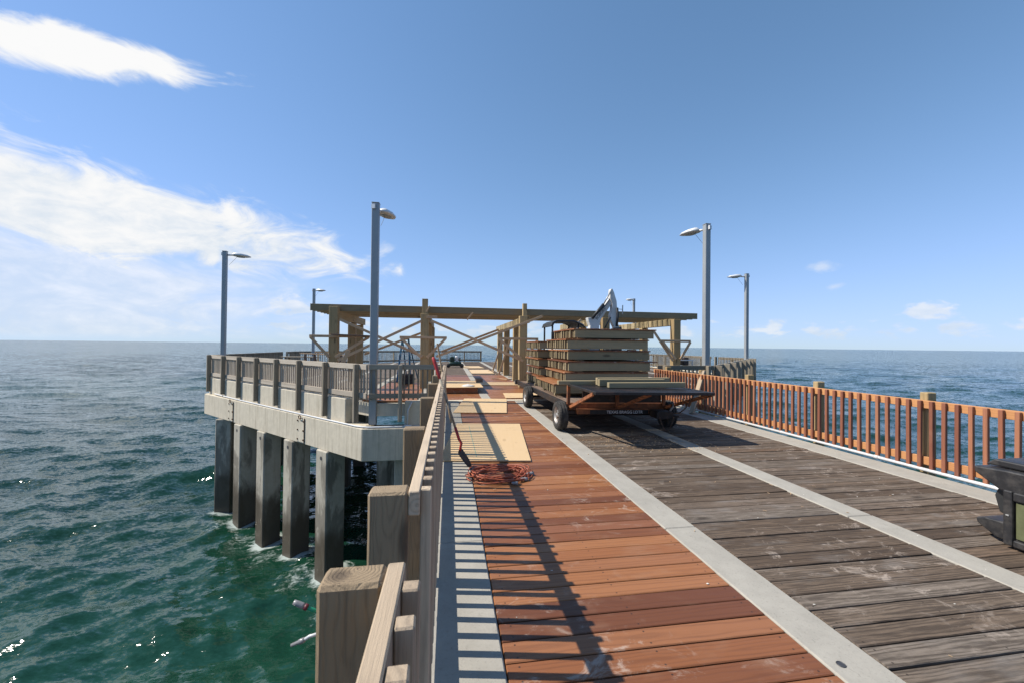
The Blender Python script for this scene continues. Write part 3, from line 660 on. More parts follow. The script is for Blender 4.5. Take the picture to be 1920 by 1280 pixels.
# ------------------------------------------------------------------ plywood sheets and boards on the deck
def sheet(pts, label, z=.006, L_=None):
    (ax, ay), (bx, by), (cx_, cy_), (dx_, dy_) = pts
    c = ((ax+bx+cx_+dx_)/4, (ay+by+cy_+dy_)/4, z+.008); rz = math.atan2(by-ay, bx-ax)
    wd = round(math.hypot(bx-ax, by-ay), 2); ln = round(math.hypot(cx_-bx, cy_-by), 2)
    o = box('plywood_sheet', c, (wd, ln, .017), 'ply', None, (0, 0, rz), .002)
    return tag(o, label, 'plywood', None)
p1 = sheet([(-.05, 5.327), (1.166, 5.185), (1.308, 7.66), (.089, 7.756)], 'nearest plywood sheet on the red planks, just behind the orange cord', .008)
span('green_chalk_line', (.385, .391), (5.42, 7.5), (.0255, .0265), plain('chalk_green', (.10, .36, .30), .8), p1, 0).rotation_euler
sheet([(.115, 9.124), (1.313, 8.95), (1.654, 11.30), (.439, 11.40)], 'second plywood sheet from the camera, lying beside the first trailer wheel', .006)
sheet([(1.66, 11.5), (2.88, 11.42), (2.95, 12.6), (1.70, 12.62)], 'plywood sheet half hidden behind the rear trailer wheel', .006)
sheet([(1.049, 15.28), (2.83, 15.18), (2.90, 16.4), (1.10, 16.5)], 'plywood sheet beside the low box, in front of the pavilion posts', .006)
sheet([(1.20, 21.6), (2.43, 21.6), (2.5, 24.9), (1.3, 25.0)], 'pale plywood sheet lying among the centre pavilion posts', .006)
sheet([(.93, 26.5), (2.24, 26.6), (2.3, 29.2), (.98, 29.2)], 'farthest plywood sheet, lying beside the compressor', .006)
lb = thing('low_box', 'low wooden box topped with plywood beside the left railing', 'box', (.4, 13.4, 0))
for (x0, x1, y0_, y1_) in ((-.55, .92, 12.78, 12.82), (-.55, .92, 14.3, 14.34), (-.55, -.51, 12.825, 14.295), (.88, .92, 12.825, 14.295)): span('side_board', (x0, x1), (y0_, y1_), (.004, .185), 'redwood', lb)
span('plywood_top', (-.58, 1.10), (12.70, 15.1), (.189, .206), 'ply', lb, .002)
o = span('timber_block', (.98, 1.22), (14.35, 14.95), (.208, .33), 'trailerboard'); tag(o, 'short dark timber block on the corner of the low plywood box', 'timber')
m_ = MB(); n = 16
for k in range(5):
    rr = (.16, .15, .11, .06, .01)[k]
    for j in range(n): m_.v.append((.62+1.3*rr*math.cos(2*math.pi*j/n)*(1+random.uniform(-.2, .2)), 13.0+rr*math.sin(2*math.pi*j/n), .209+k*.018+random.uniform(-.006, .008)*(k > 0)))
m_.f = [(k*n+j, k*n+(j+1) % n, (k+1)*n+(j+1) % n, (k+1)*n+j) for k in range(4) for j in range(n)]
tag(m_.build('rag', RAG, None, smooth_=True), 'crumpled white rag on the low plywood box', 'rag')
t = bar('wood_strip', (.06, 8.0, .004), (-.235, 8.25, 1.56), .045, .018, 'lumber', None); tag(t, 'thin pale wood strip standing against the left railing', 'wood strip')
t = bar('leaning_board', (5.53, 8.42, .03), (6.02, 8.72, .98), .038, .14, 'oldrail', None, (0, 1, 0)); tag(t, 'pale board leaning against the orange railing beside the trailer', 'board')
random.seed(21)
for k in range(16):
    x, y = random.uniform(2.3, 3.6), random.uniform(17.4, 25); L_ = random.uniform(.15, .5); a = random.uniform(0, 3.1)
    o = bar('scrap_wood', (x, y, .025), (x+L_*math.cos(a), y+L_*math.sin(a), .03), .06, .035, 'lumber'); tag(o, 'small scrap of wood on the deck round the centre pavilion posts', 'wood scrap', 'scraps round the centre posts')

# ------------------------------------------------------------------ shovel and cords
sv = thing('shovel', 'red gripped shovel leaning against the left railing by the near plywood', 'shovel', (.2, 5.04, 0))
T0, T1 = Vector((-.205, 5.32, 1.375)), Vector((.165, 5.08, .27))
m_ = MB(); dd = (T1-T0)
m_.tube([T0+dd*.24, T0+dd*.55, T0+dd*.82], .015, 10); m_.build('shaft', wood('oldgrey', 'Z'), sv, smooth_=True)
m_ = MB(); m_.tube([T0, T0+dd*.01, T0+dd*.06, T0+dd*.20, T0+dd*.25, T0+dd*.255], [.010, .021, .024, .022, .018, .014], 12); m_.build('grip', REDP, sv, smooth_=True)
m_ = MB(); m_.tube([T0+dd*.80, T0+dd*.93, T1+Vector((.005, 0, .03)), T1+Vector((-.01, -.005, -.04)), T1+Vector((-.008, -.006, -.07))], [.018, .018, .017, .015, .012], 10); m_.build('socket', REDP, sv, smooth_=True)
m_ = MB()
bx_ = Vector((.55, .05, -.80)).normalized(); wv = Vector((.30, .95, .12)); wv = (wv-bx_*wv.dot(bx_)).normalized(); nv = bx_.cross(wv); o0 = T1+Vector((-.025, -.01, -.05))
prof = [(0, .055, .0), (.02, .085, .004), (.12, .088, .014), (.20, .078, .016), (.255, .050, .012), (.285, .006, .006)]
for sgn in (0, .003):
    for (u, hw, dp) in prof:
        for j in range(7):
            q = (j-3)/3; m_.v.append(tuple(o0+bx_*u+wv*(q*hw)+nv*(dp*(1-q*q)+sgn)))
for s_ in (0, 1):
    for k in range(5):
        for j in range(6): b0 = s_*42+k*7+j; m_.f.append((b0, b0+1, b0+8, b0+7))
m_.build('blade', BLADE, sv, smooth_=True)

def tubes(name, paths, r, mat, parent=None, n=7):
    m_ = MB()
    for p in paths: m_.tube(p, r, n)
    return m_.build(name, mat, parent, smooth_=True, fixn=False)
ec = thing('extension_cord', 'coiled orange extension cord on the red planks in front of the plywood', 'cord', (.62, 4.68, 0))
random.seed(5)
path = []; nl = 15
for k in range(nl*26):
    t_ = k/26*2*math.pi; lo = k/26
    ra = .315+.04*math.sin(lo*2.3)+.03*math.sin(lo*5.1+1); rb = .235+.045*math.cos(lo*1.7+.5)
    cx_ = .60+.035*math.sin(lo*1.3); cy_ = 4.68+.05*math.sin(lo*2.9)
    wob = .022*math.sin(3*t_+lo*4)+.015*math.sin(5*t_+lo)
    path.append((cx_+(ra+wob)*math.cos(t_), cy_+(rb+wob)*math.sin(t_), .010+.0045*lo*(.6+.4*math.sin(t_*1.5+lo))+.008*abs(math.sin(2*t_+lo*1.1))))
tubes('cord', [path], .0062, ORC, ec)
cross = [[(.30+.60*s_+.03*math.sin(9*s_+q), 4.52+.34*s_*(1 if q % 2 else .6)+.05*math.sin(6*s_+q*2)+.05*q-.1, .055+.018*math.sin(3.1*s_)) for s_ in np.linspace(0, 1, 18)] for q in range(4)]
tubes('cord_strand', cross, .0062, ORC, ec)
for k, (p, q) in enumerate((((.92, 4.62, .03), (1.01, 4.66, .02)), ((.80, 4.45, .03), (.90, 4.47, .02)), ((.70, 4.36, .02), (.77, 4.35, .018)))):
    m_ = MB(); a, b_ = Vector(p), Vector(q); m_.tube([a, a.lerp(b_, .15), a.lerp(b_, .6), a.lerp(b_, .65), b_], [.010, .016, .018, .022, .021], 10); m_.build('plug', CLR, ec, smooth_=True)
g = thing('hanging_cord', 'green cord end with a pale plug sticking out behind the nearest post', 'cord', (-.3, 1.0, .88))
a, b_ = at_y(566, 1134, .97), at_y(598, 1147, .97); e = Vector((-.20, 1.06, b_.z-.03))
tubes('cord', [[a.lerp(b_, .15), a.lerp(b_, .5), b_, b_.lerp(e, .5)+Vector((0, 0, -.01)), e, e+Vector((.02, .12, -.06)), Vector((-.15, 1.25, .05))]], .0042, GRC, g)
m_ = MB(); dv = (a-b_).normalized(); m_.tube([a-dv*.008, a-dv*.002, a, a+dv*.012, a+dv*.020], [.004, .0065, .0065, .006, .005], 10); m_.build('plug', CLR, g, smooth_=True)
m_ = MB(); m_.tube([a-dv*.014, a-dv*.006], .0068, 10); m_.build('plug_collar', plain('plug_maroon', (.12, .015, .025), .5), g, smooth_=True)
g = thing('hanging_cord', 'white cord end with a grey plug sticking out low behind the nearest post', 'cord', (-.3, 1.0, .80))
a, b_ = at_y(546, 1209, .97), at_y(598, 1187, .97); e = Vector((-.20, 1.06, b_.z-.01))
tubes('cord', [[a.lerp(b_, .45), a.lerp(b_, .65)+Vector((0, 0, .003)), b_, b_.lerp(e, .5), e, e+Vector((.03, .1, -.08)), Vector((-.16, 1.22, .05))]], .0038, PVC, g)
m_ = MB(); dv = (a-b_).normalized(); m_.tube([a+(b_-a)*.5, a+(b_-a)*.46, a+(b_-a)*.3, a+(b_-a)*.27, a], [.004, .0058, .0058, .0042, .0036], 10); m_.build('plug', CLR, g, smooth_=True)

# ------------------------------------------------------------------ trailer (local frame: x across, y along, tail towards the camera)
TB = LR((3.10, 9.4, 0), (0, R(.9), R(1.3)))
tl_ = tag(link('trailer', None, None, TB), 'low flat trailer with rusty tail frame and black mesh gate, loaded with deck panels', 'trailer')
def tb(name, x, y, z, mat, par=tl_, bev=.004): return span(name, x, y, z, mat, par, bev, TB)
ZB = .47
for k in range(13):
    x0 = -.98+k*.1508; tb('bed_board', (x0, x0+.146), (-2.20, 2.38), (ZB-.04, ZB), 'trailerboard')
for x in (-1.0, .985): tb('side_rail', (x-.03, x+.03), (-2.22, 2.42), (ZB-.10, ZB+.012), BLK)
for x in (-.55, .55): tb('frame_rail', (x-.04, x+.04), (-2.22, 2.42), (ZB-.16, ZB-.045), BLK)
for y in (-1.5, -.7, .1, .9, 1.7): tb('cross_member', (-.96, .96), (y-.03, y+.03), (ZB-.12, ZB-.046), BLK)
tb('corner_bumper', (-1.08, -.96), (2.38, 2.50), (ZB-.10, ZB+.03), BLKP)
tail = tb('tail_bar', (-.82, .60), (-2.36, -2.26), (.285, .375), RUST)
tb('tail_bar_face', (-.58, .58), (-2.368, -2.361), (.288, .362), BLK, tail, 0)
text('lettering', 'TEXAS BRAGG LDTR', .078, WTXT, tail, TB @ LR((.10, -2.372, .322), (R(90), 0, 0)))
tb('tail_lower_bar', (-.98, .96), (-2.25, -2.20), (ZB-.20, ZB-.135), BLK)
tb('tail_crossbeam', (-.99, .99), (-2.26, -2.205), (ZB-.125, ZB+.005), RUST)
tb('tail_panel', (-.70, .90), (-2.262, -2.25+.0), (ZB+.01, .78), BLK)  # black sheet added to darken the space under the gate, hides the bed
for x in (-.98, -.02, .93):
    tb('upright', (x-.028, x+.028), (-2.32, -2.265), (.36 if x < 0 else .42, .80), RUST)
    bar('gate_strut', (x, -2.34, .40), (x-.02 if x < .5 else x+.12, -3.52, .79), .035, .055, RUST, tl_, base=TB)
gate = thing('x', 'x', 'x') if False else None
gz = .815
gt = link('gate', None, tl_, TB @ LR((0, -2.9, gz)))
for (x, y) in (((-1.0, 1.03), (-3.62, -3.57)), ((-1.0, 1.03), (-2.31, -2.26)), ((-1.0, -.955), (-3.565, -2.315)), ((.985, 1.03), (-3.565, -2.315))): tb('gate_frame', x, y, (gz-.025, gz+.02), BLK, gt)
for x in (-.34, .33): tb('gate_bar', (x-.02, x+.02), (-3.565, -2.315), (gz-.03, gz-.002), BLK, gt)
m_ = MB(); X0, X1, YA, YB_ = -.955, .985, -3.565, -2.315; st = .052; sl_ = 2.0
for s_ in (1, -1):
    c = -6.0
    while c < 6.0:   # lines y = YA + s*(x - X0 - c)/sl_
        pts = []
        for x in (X0, X1):
            y = YA+s_*(x-X0-c)/sl_; pts.append((x, y))
        (xa, ya), (xb, yb) = pts
        lo, hi = 0.0, 1.0
        if abs(yb-ya) > 1e-9:
            t0, t1 = sorted(((YA-ya)/(yb-ya), (YB_-ya)/(yb-ya))); lo, hi = max(0, t0), min(1, t1)
        if hi-lo > .004: m_.beam((xa+(xb-xa)*lo, ya+(yb-ya)*lo, gz+.008+.002*s_), (xa+(xb-xa)*hi, ya+(yb-ya)*hi, gz+.008+.002*s_), .024, .004)
        c += .075
o = m_.build('expanded_mesh', BLK, gt, TB, fixn=False)
def wheel(x, y, side, lab):
    mw = TB @ LR((x, y, .262)) @ Matrix.Diagonal((.82, 1, 1, 1)); wh = link('wheel', None, tl_, mw)
    m_ = MB(); m_.lathe([(-.098, .150), (-.106, .19), (-.10, .235), (-.078, .257), (-.05, .262), (-.048, .254), (-.02, .254), (-.018, .263), (.018, .263), (.02, .254), (.048, .254), (.05, .262), (.078, .257), (.10, .235), (.106, .19), (.098, .150)], 36)
    for k in range(36):
        an = 2*math.pi*k/36
        for sg in (-1, 1):
            c, s_ = math.cos(an+sg*.03), math.sin(an+sg*.03); m_.beam((sg*.055, .256*c, .256*s_), (sg*.095, .240*c, .240*s_), .018, .022, (0, c, s_))
    m_.build('tyre', RUB, wh, mw, smooth_=False)
    m_ = MB(); s_ = side
    m_.lathe([(s_*.095, .152), (s_*.085, .140), (s_*.05, .130), (s_*.045, .10), (s_*.062, .07), (s_*.066, .04), (s_*.09, .032), (s_*.092, .001)], 28); m_.lathe([(-.09, .15), (.09, .15)], 28)
    m_.build('rim', RIM, wh, mw, smooth_=True)
    for k in range(5):
        an = 2*math.pi*k/5; m_ = MB(); m_.lathe([(0, .012), (s_*.02, .011), (s_*.02, .001)], 8); m_.build('lug_nut', BOLT, wh, mw @ LR((s_*.062, .058*math.cos(an), .058*math.sin(an))))
for (x, y, s_) in ((-1.13, -2.30, -1), (1.06, -2.20, 1), (-1.13, .42, -1), (1.13, .42, 1)): wheel(x, y, s_, '')
for y in (-2.18, .42): m_ = MB(); m_.tube([(-1.06, y, .262), (1.03, y, .262)], .032, 10); m_.build('axle', BLK, tl_, TB, smooth_=True)
for y in (-1.9, .42):
    for x in (-.86, .86): m_ = MB(); m_.tube([(x, y-.30, .40), (x, y-.15, .33), (x, y, .30), (x, y+.15, .33), (x, y+.30, .40)], .022, 6); m_.build('leaf_spring', BLK, tl_, TB)
# coupler, jack and chain hanging at the right of the tail
cp = link('coupler', None, tl_, TB @ LR((.72, -2.6, .3)))
m_ = MB(); m_.prism([(.58, .25), (.66, .225), (.90, .245), (.93, .34), (.86, .385), (.60, .38)], -2.66, -2.40); m_.build('coupler_body', BLK, cp, TB, bev=.012)
m_ = MB(); m_.tube([(.86, -2.62, .37), (.92, -2.62, .45), (.93, -2.62, .52)], .020, 8); m_.build('latch_handle', RIM, cp, TB, smooth_=True)
m_ = MB(); m_.tube([(.88, -2.60, .30), (1.05, -2.60, .29)], .03, 8); m_.build('jack_tube', BLK, cp, TB, smooth_=True)
cl = []
def hang(a, b_, sag, n):
    a, b_ = Vector(a), Vector(b_); return [a.lerp(b_, k/n)+Vector((0, 0, -sag*4*(k/n)*(1-k/n))) for k in range(n+1)]
for pts in (hang((.62, -2.70, .28), (.90, -2.70, .28), .24, 22), hang((.66, -3.60, .80), (.88, -2.72, .36), .10, 26)):
    m_ = MB()
    for k in range(len(pts)-1):
        a, b_ = pts[k], pts[k+1]; d = (b_-a).normalized(); n_ = d.orthogonal().normalized() if k % 2 else d.cross(d.orthogonal()).normalized(); c = (a+b_)/2; l = (b_-a).length*.72
        m_.tube([c+d*(l*math.cos(q))+n_*(.011*math.sin(q)) for q in np.linspace(0, 2*math.pi, 11)], .0042, 5, False)
    m_.build('chain', CHAIN, tl_, TB, smooth_=True, fixn=False)

# ------------------------------------------------------------------ deck panels stacked on the trailer
def panel(x0, x1, y0_, y1_, zt, label, over=.14, nj=13):
    t = thing('deck_panel', label, 'deck panel', ((x0+x1)/2, (y0_+y1_)/2, zt-.215), (0, 0, 0), 'stacked deck panels')
    jz = (zt-.200, zt-.028); n = nj
    for k in range(n):
        y = y0_+(y1_-y0_-.040)*k/(n-1); span('joist', (x0+round(random.uniform(-.01, .02), 2), x1+round(random.uniform(-.02, .02), 2)), (y, y+.040), (jz[0]+round(random.uniform(0, .006), 3), jz[1]), 'treatedgreen', t, .003)
    nb = int((x1+over-x0+.02)/.143)
    for k in range(nb):
        xa = x0-.02+k*.143; span('deck_board', (xa, xa+.138), (y0_-.02, y1_+.02), (zt-.026, zt), 'redwood', t, .003)
    return t
names = ['topmost', 'second from the top', 'third from the top', 'fourth from the top', 'fifth from the top', 'lowest']
main = [(2.59, 4.36, 1.905), (2.41, 4.20, 1.685), (2.47, 4.27, 1.455), (2.44, 4.28, 1.225), (2.39, 4.22, 1.000), (2.16, 4.10, .765)]
for (x0, x1, zt), nm in zip(main, names): panel(x0, x1, 8.0+{1.905: .03, 1.455: .05, 1.225: -.03, .765: -.04}.get(zt, 0), 9.65, zt, nm+' deck panel in the main stack on the trailer', .15)
rear = [1.66, 1.435, 1.21, .985, .755]
for k, zt in enumerate(rear): panel(2.26+(.03, .0, .02, .05, .03)[k], 3.9, 10.05, 11.62, zt, names[k if k < 4 else 5]+' deck panel in the rear stack on the trailer', .06)
random.seed(31)
for k, (x, y, z) in enumerate(((2.85, 8.1, 1.460), (3.9, 8.1, 1.460), (2.75, 8.2, 1.23), (4.1, 8.15, 1.23), (2.7, 8.1, 1.005), (3.9, 8.1, 1.005), (2.6, 8.1, .77), (3.8, 8.15, .77), (2.8, 8.2, 1.69), (4.0, 8.2, 1.69), (2.55, 9.4, 1.23), (2.7, 9.4, 1.69), (4.1, 9.4, 1.69))):
    o = box('spacer_block', (x, y, z+.012), (.18, .09, .019), 'lumber', None, (0, 0, random.uniform(-.3, .3))); tag(o, 'small wood spacer wedged between two stacked deck panels', 'spacer', 'spacers between the deck panels')
for k, (z, y) in enumerate(((.47, 8.3), (.47, 9.3), (.47, 10.3), (.47, 11.3))):
    o = span('bearer', (2.25, 4.0), (y, y+.09), (z+.012, z+.085), 'treatedgreen'); tag(o, 'timber bearer under the stacked panels, %s along the trailer bed' % ('first', 'second', 'third', 'last')[k], 'timber')
# timbers lying on the gate
def tim(p, q, y, z0, h, label, dpt=.09):
    a = at_y(*p, y).x; b_ = at_y(*q, y).x
    o = span('timber', (a, b_), (y, y+dpt), (z0, z0+h), 'treatedgreen', None, .006); return tag(o, label, 'timber', None)
gz1 = .843
tim((1142, 725), (1286, 725), 6.38, gz1, .088, 'nearest timber lying across the mesh gate, reaching furthest right')
tim((1124, 722), (1247, 722), 6.66, gz1, .12, 'middle timber lying across the mesh gate, with a rounded left end', .088)
tim((1120, 712), (1256, 712), 6.86, gz1, .13, 'rear timber of the three across the mesh gate')
tim((1047, 722), (1121, 722), 6.98, gz1-.005, .075, 'timber lying across the left corner of the mesh gate')

# ------------------------------------------------------------------ mini excavator behind the load
ex = thing('mini_excavator', 'white mini excavator with folded arm and black canopy behind the stacked panels', 'excavator', (4.1, 12.6, 0))
for x in (3.25, 4.75):
    m_ = MB(); pr = [(11.6, .25), (11.68, .08), (11.85, .005), (13.25, .005), (13.42, .08), (13.5, .25), (13.42, .42), (13.25, .5), (11.85, .5), (11.68, .42)]
    m_.prism(pr, x-.17, x+.17, 'YZ'); tk = m_.build('track', RUB, ex, bev=.02)
    for k in range(16):
        span('track_pad', (x-.18, x+.18), (11.85+k*.09, 11.90+k*.09), (.505, .525), RUB, tk)
span('undercarriage', (3.43, 4.57), (12.1, 13.0), (.25, .55), DKG, ex, .03)
m_ = MB(); m_.prism([(3.15, .62), (4.9, .62), (4.95, .8), (4.95, 1.25), (4.7, 1.45), (3.3, 1.45), (3.1, 1.2), (3.1, .8)], 12.0, 13.5); m_.build('upper_body', WHT, ex, bev=.04)
span('seat', (3.45, 4.0), (12.7, 13.2), (1.45, 1.62), BLKP, ex, .04); span('seat_back', (3.45, 4.0), (13.14, 13.25), (1.5, 2.0), BLKP, ex, .04)
for (x, y) in ((3.20, 12.15), (3.20, 13.2), (4.05, 13.2), (4.05, 12.15)): m_ = MB(); m_.tube([(x, y, 1.42), (x, y, 2.0), (x, y, 2.22)], .030, 8); m_.build('canopy_post', DKG, ex, smooth_=True)
m_ = MB(); m_.prism([(3.12, 2.14), (3.17, 2.26), (3.30, 2.335), (3.86, 2.35), (3.98, 2.32), (4.28, 2.14), (4.20, 2.14), (3.94, 2.27), (3.83, 2.295), (3.34, 2.285), (3.24, 2.235), (3.20, 2.14)], 12.05, 13.3); cn = m_.build('canopy', DKG, ex, bev=.01)
m_ = MB(); m_.prism([(3.98, 2.285), (4.17, 2.19), (4.19, 2.205), (3.99, 2.31)], 12.0, 12.048); m_.build('canopy_window', plain('tinted_window', (.16, .19, .22), .2), cn)
ya, yb = 12.40, 12.64
m_ = MB(); m_.prism([(4.46, 1.5), (4.80, 1.5), (4.84, 2.19), (4.90, 2.42), (5.10, 2.70), (5.30, 2.98), (5.33, 3.09), (5.24, 3.12), (5.15, 3.05), (4.72, 2.52), (4.60, 2.48), (4.45, 2.46), (4.47, 2.36), (4.53, 2.2)], ya, yb); bo = m_.build('boom', WHT, ex, bev=.012)
text('lettering', 'BOBCAT', .125, DTXT, bo, LR((4.885, ya-.004, 2.60), (R(90), R(-52), 0)))
m_ = MB(); m_.prism([(5.19, 3.12), (5.20, 3.36), (5.225, 3.42), (5.27, 3.425), (5.33, 3.30), (5.42, 3.02), (5.435, 2.85), (5.46, 2.35), (5.52, 2.16), (5.36, 2.14), (5.22, 2.40), (5.20, 2.55), (5.26, 2.75), (5.26, 2.95)], ya-.03, ya+.16); m_.build('dipper_arm', WHT, ex, bev=.012)
m_ = MB(); m_.tube([(4.58, ya-.04, 2.44), (4.96, ya-.04, 2.90)], .050, 10); m_.build('boom_cylinder', DKG, ex, smooth_=True)
m_ = MB(); m_.tube([(4.96, ya-.04, 2.90), (5.20, ya-.04, 3.32)], .022, 8); m_.build('cylinder_rod', RIM, ex, smooth_=True)
m_ = MB(); m_.tube([(4.66, ya-.05, 2.50), (4.98, ya-.06, 2.82), (5.17, ya-.05, 3.08)], .016, 6); m_.build('hydraulic_hose', BLKP, ex, smooth_=True)
m_ = MB(); m_.tube([(5.42, ya-.05, 2.20), (5.45, ya-.06, 2.55), (5.43, ya-.05, 2.80)], .038, 8); m_.build('bucket_cylinder', DKG, ex, smooth_=True)
m_ = MB(); m_.tube([(5.02, ya-.02, 2.12), (5.12, ya-.02, 2.32), (5.22, ya-.02, 2.48)], .02, 6); m_.build('hydraulic_hose', BLKP, ex, smooth_=True)
m_ = MB(); m_.prism([(5.05, 1.2), (5.5, 1.3), (5.6, 1.7), (5.52, 2.18), (5.30, 2.10), (5.25, 1.7)], ya-.2, ya+.35); m_.build('bucket', DKG, ex, bev=.01)
m_ = MB(); m_.tube([(5.43, ya+.05, 2.77), (5.66, ya+.05, 2.76)], .010, 6); m_.tube([(5.66, ya+.05, 2.60), (5.665, ya+.05, 2.90)], .018, 6); m_.build('work_light_bracket', RIM, ex)
span('pedestal', (4.45, 4.85), (ya-.1, yb+.1), (1.2, 1.55), DKG, ex, .02)

# ------------------------------------------------------------------ tool case at the right edge
tcs = thing('tool_case', 'black plastic tool case with olive panel at the lower right edge', 'tool case', (4.62, 2.1, 0))
m_ = MB(); m_.prism([(1.62, .05), (2.50, .05), (2.50, .42), (1.62, .42)], 4.36, 4.86, 'YZ'); m_.build('body', BLKP, tcs, bev=.02)
m_ = MB(); m_.prism([(1.56, .43), (2.53, .43), (2.69, .535), (2.69, .585), (2.56, .595), (2.50, .60), (1.60, .60), (1.56, .56)], 4.335, 4.88, 'YZ'); li = m_.build('lid', BLKP, tcs, bev=.014)
m_ = MB(); m_.prism([(1.60, .605), (2.66, .605), (2.60, .66), (1.66, .66)], 4.40, 4.82, 'YZ'); m_.build('lid_top', BLKP, li, bev=.012)
m_ = MB(); m_.prism([(2.455, .02), (2.51, .02), (2.51, .45), (2.455, .45)], 4.325, 4.40, 'YZ'); m_.build('corner_pillar', BLKP, tcs, bev=.012)
m_ = MB(); m_.prism([(1.60, .375), (2.453, .375), (2.453, .445), (1.60, .445)], 4.325, 4.36, 'YZ'); m_.build('rim', BLKP, tcs, bev=.01)
m_ = MB(); m_.prism([(1.60, .02), (2.453, .02), (2.453, .075), (1.60, .075)], 4.325, 4.36, 'YZ'); m_.build('base_rim', BLKP, tcs, bev=.01)
span('side_panel', (4.343, 4.36), (1.64, 2.445), (.085, .365), OLIVE, tcs, .004)
m_ = MB(); m_.prism([(2.30, .19), (2.23, .19), (2.26, .235)], 4.340, 4.3425, 'YZ'); m_.build('panel_mark', WTXT, tcs)
m_ = MB(); m_.prism([(2.50, .02), (2.60, .03), (2.71, .10), (2.72, .14), (2.66, .165), (2.50, .17)], 4.40, 4.82, 'YZ'); m_.build('foot_flange', BLKP, tcs, bev=.012)
m_ = MB(); m_.prism([(2.50, .22), (2.59, .23), (2.62, .36), (2.60, .42), (2.50, .42)], 4.43, 4.78, 'YZ'); m_.build('latch', DKG, tcs, bev=.012)
span('bolt_head', (4.318, 4.325), (2.47, 2.49), (.25, .262), RIM, tcs, .002)

# ------------------------------------------------------------------ ladder, compressor, furniture on the platform
ld = thing('step_ladder', 'blue step ladder with aluminium treads under the pavilion', 'ladder', (-1.95, 17.6, 0))
c0 = at_y(760, 637, 17.4); zt = c0.z; xc = c0.x
for s_ in (-1, 1):
    bar('front_rail', (xc+s_*.13, 17.45, zt), (xc+s_*.27, 17.0, 0), .035, .075, BLUE, ld, (1, 0, 0)); bar('rear_rail', (xc+s_*.12, 17.53, zt), (xc+s_*.24+.22, 18.4, 0), .03, .05, BLUE, ld, (1, 0, 0))
for k in range(1, 6):
    f_ = k/6; bar('tread', (xc-.13-.14*f_, 17.45-.45*f_, zt*(1-f_)), (xc+.13+.14*f_, 17.45-.45*f_, zt*(1-f_)), .09, .03, ALU, ld)
box('ladder_top', (xc, 17.49, zt+.02), (.32, .16, .05), BLUE, ld)
gn = thing('air_compressor', 'small dark wheeled compressor standing on the far deck', 'compressor', (.45, 27.7, 0))
for y in (27.5, 27.85): m_ = MB(); m_.lathe([(-.42, .001), (-.42, .10), (-.36, .14), (.36, .14), (.42, .10), (.42, .001)], 18); m_.build('tank', GEN, gn, LR((.43, y, .26)), smooth_=True)
span('engine', (.08, .40), (27.5, 27.85), (.40, .74), GEN, gn, .03); span('pump', (.44, .66), (27.5, 27.8), (.40, .78), ALU, gn, .04); span('belt_guard', (.69, .78), (27.45, 27.85), (.40, .70), DKG, gn, .02)
m_ = MB(); m_.tube([(.05, 27.45, .38), (.05, 27.45, .82), (.80, 27.45, .82), (.82, 27.45, .38)], .018, 6); m_.build('handle', BLK, gn)
for x in (-.02, .88): m_ = MB(); m_.lathe([(-.05, .001), (-.05, .12), (-.03, .14), (.03, .14), (.05, .12), (.05, .001)], 18, 'Y'); m_.build('wheel', RUB, gn, LR((x, 27.42, .14)), smooth_=True)
pt = thing('picnic_table', 'dark picnic table near the far left railing', 'table', (-8.6, 25, 0))
for k in range(5): span('top_board', (-9.6, -7.6), (24.6+k*.15, 24.74+k*.15), (.72, .76), 'oldgrey', pt)
for y in (24.2, 25.55): span('bench_board', (-9.6, -7.6), (y, y+.28), (.43, .47), 'oldgrey', pt)
for x in (-9.3, -7.9):
    bar('leg', (x, 24.75, .72), (x, 24.35, 0), .04, .09, 'oldgrey', pt, (1, 0, 0)); bar('leg', (x, 25.2, .72), (x, 25.65, 0), .04, .09, 'oldgrey', pt, (1, 0, 0)); bar('cross_beam', (x+.045, 24.2, .41), (x+.045, 25.8, .41), .04, .09, 'oldgrey', pt)
sh = thing('sawhorse', 'sawhorse bench with long pale boards left of the pavilion', 'sawhorse', (-6.2, 20, 0))
bar('bench_board', at_y(563, 662, 20.2), at_y(650, 666, 20.2), .22, .04, 'lumber', sh); bar('rail_board', at_y(590, 660, 20.5), at_y(640, 661, 20.5), .09, .04, 'lumber', sh)
for px in (572, 590, 640):
    q = at_y(px, 664, 20.2)
    for s_ in (-1, 1): bar('leg', (q.x, 20.2, q.z), (q.x+.05, 20.2+s_*.35, 0), .04, .09, 'trailerboard', sh, (1, 0, 0))
cr = thing('crate', 'black open crate behind the near platform railing', 'crate', (-2.0, 16.2, 0))
for (x, y) in (((-1.95, -1.35), (16.0, 16.03)), ((-1.95, -1.35), (16.4, 16.43)), ((-1.95, -1.92), (16.035, 16.395)), ((-1.38, -1.35), (16.035, 16.395))):
    for z in (.01, .14, .27): span('slat', x, y, (z, z+.10), BLKP, cr)
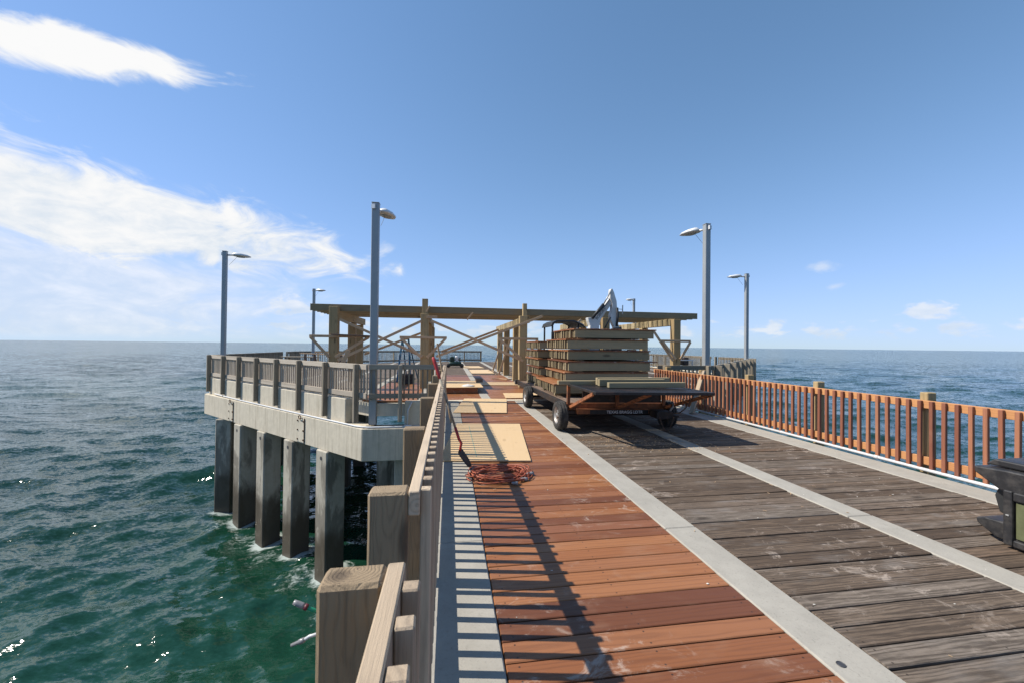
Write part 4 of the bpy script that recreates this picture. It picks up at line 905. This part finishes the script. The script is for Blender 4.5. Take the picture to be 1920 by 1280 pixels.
span('base', (-1.94, -1.36), (16.03, 16.4), (.01, .03), BLKP, cr)
ft = thing('work_bench', 'folding work bench with a dark tool beside the right pavilion post', 'work bench', (9.6, 15.5, 0))
q = at_y(1283, 671, 15.6); span('bench_top', (q.x-.45, q.x+.35), (15.45, 15.85), (.98, 1.02), ALU, ft); span('saw', (q.x-.1, q.x+.15), (15.5, 15.8), (.78, 1.12), BLK, ft, .03)
for x in (q.x-.4, q.x+.3):
    for y in (15.5, 15.8): bar('leg', (x, y, .98), (x, y, 0), .04, .04, ALU, ft)
# bits of shell and gravel
random.seed(77)
m_ = MB()
for k in range(70):
    x, y = random.uniform(.3, 5.4), random.uniform(1.2, 8.5); r_ = random.uniform(.002, .007); n = 6; h = r_*.5; o = len(m_.v); a0 = random.uniform(0, 6); sx_ = random.uniform(.8, 2.2)
    for j in range(n): m_.v.append((x+sx_*r_*math.cos(a0+j), y+r_*math.sin(a0+j), .0035))
    m_.v.append((x, y, .0035+h))
    for j in range(n): m_.f.append((o+j, o+(j+1) % n, o+n))
tag(m_.build('debris', SHELL, None, fixn=False), 'pale bits of shell and wood scattered on the planks', 'debris', kind='stuff')

m_ = MB(); random.seed(91)
for k in range(420):
    if k < 300: x, y = random.gauss(3.2, .55), random.gauss(6.0, .32)
    elif k < 345: x, y = random.uniform(.4, 5.3), random.uniform(1.5, 10)
    else: break
    a = random.uniform(0, 3.14); L_ = random.uniform(.006, .022); dx_, dy_ = L_*math.cos(a), L_*math.sin(a)
    m_.beam((x-dx_, y-dy_, .006), (x+dx_, y+dy_, .008), random.uniform(.003, .008), .003)
tag(m_.build('wood_shavings', wood('lumber', 'X'), None, fixn=False), 'straw coloured wood shavings scattered on the planks before the trailer', 'shavings', kind='stuff')

q = at_z(1577, 1245, .002); m_ = MB(); m_.lathe([(.0005, .001), (.0005, .016)], 20, 'Z'); m_.lathe([(.0005, .016), (.003, .019), (.0, .021)], 20, 'Z')
m_.build('lifting_socket', DTXT, deck, LR((q.x, q.y, .0035)))
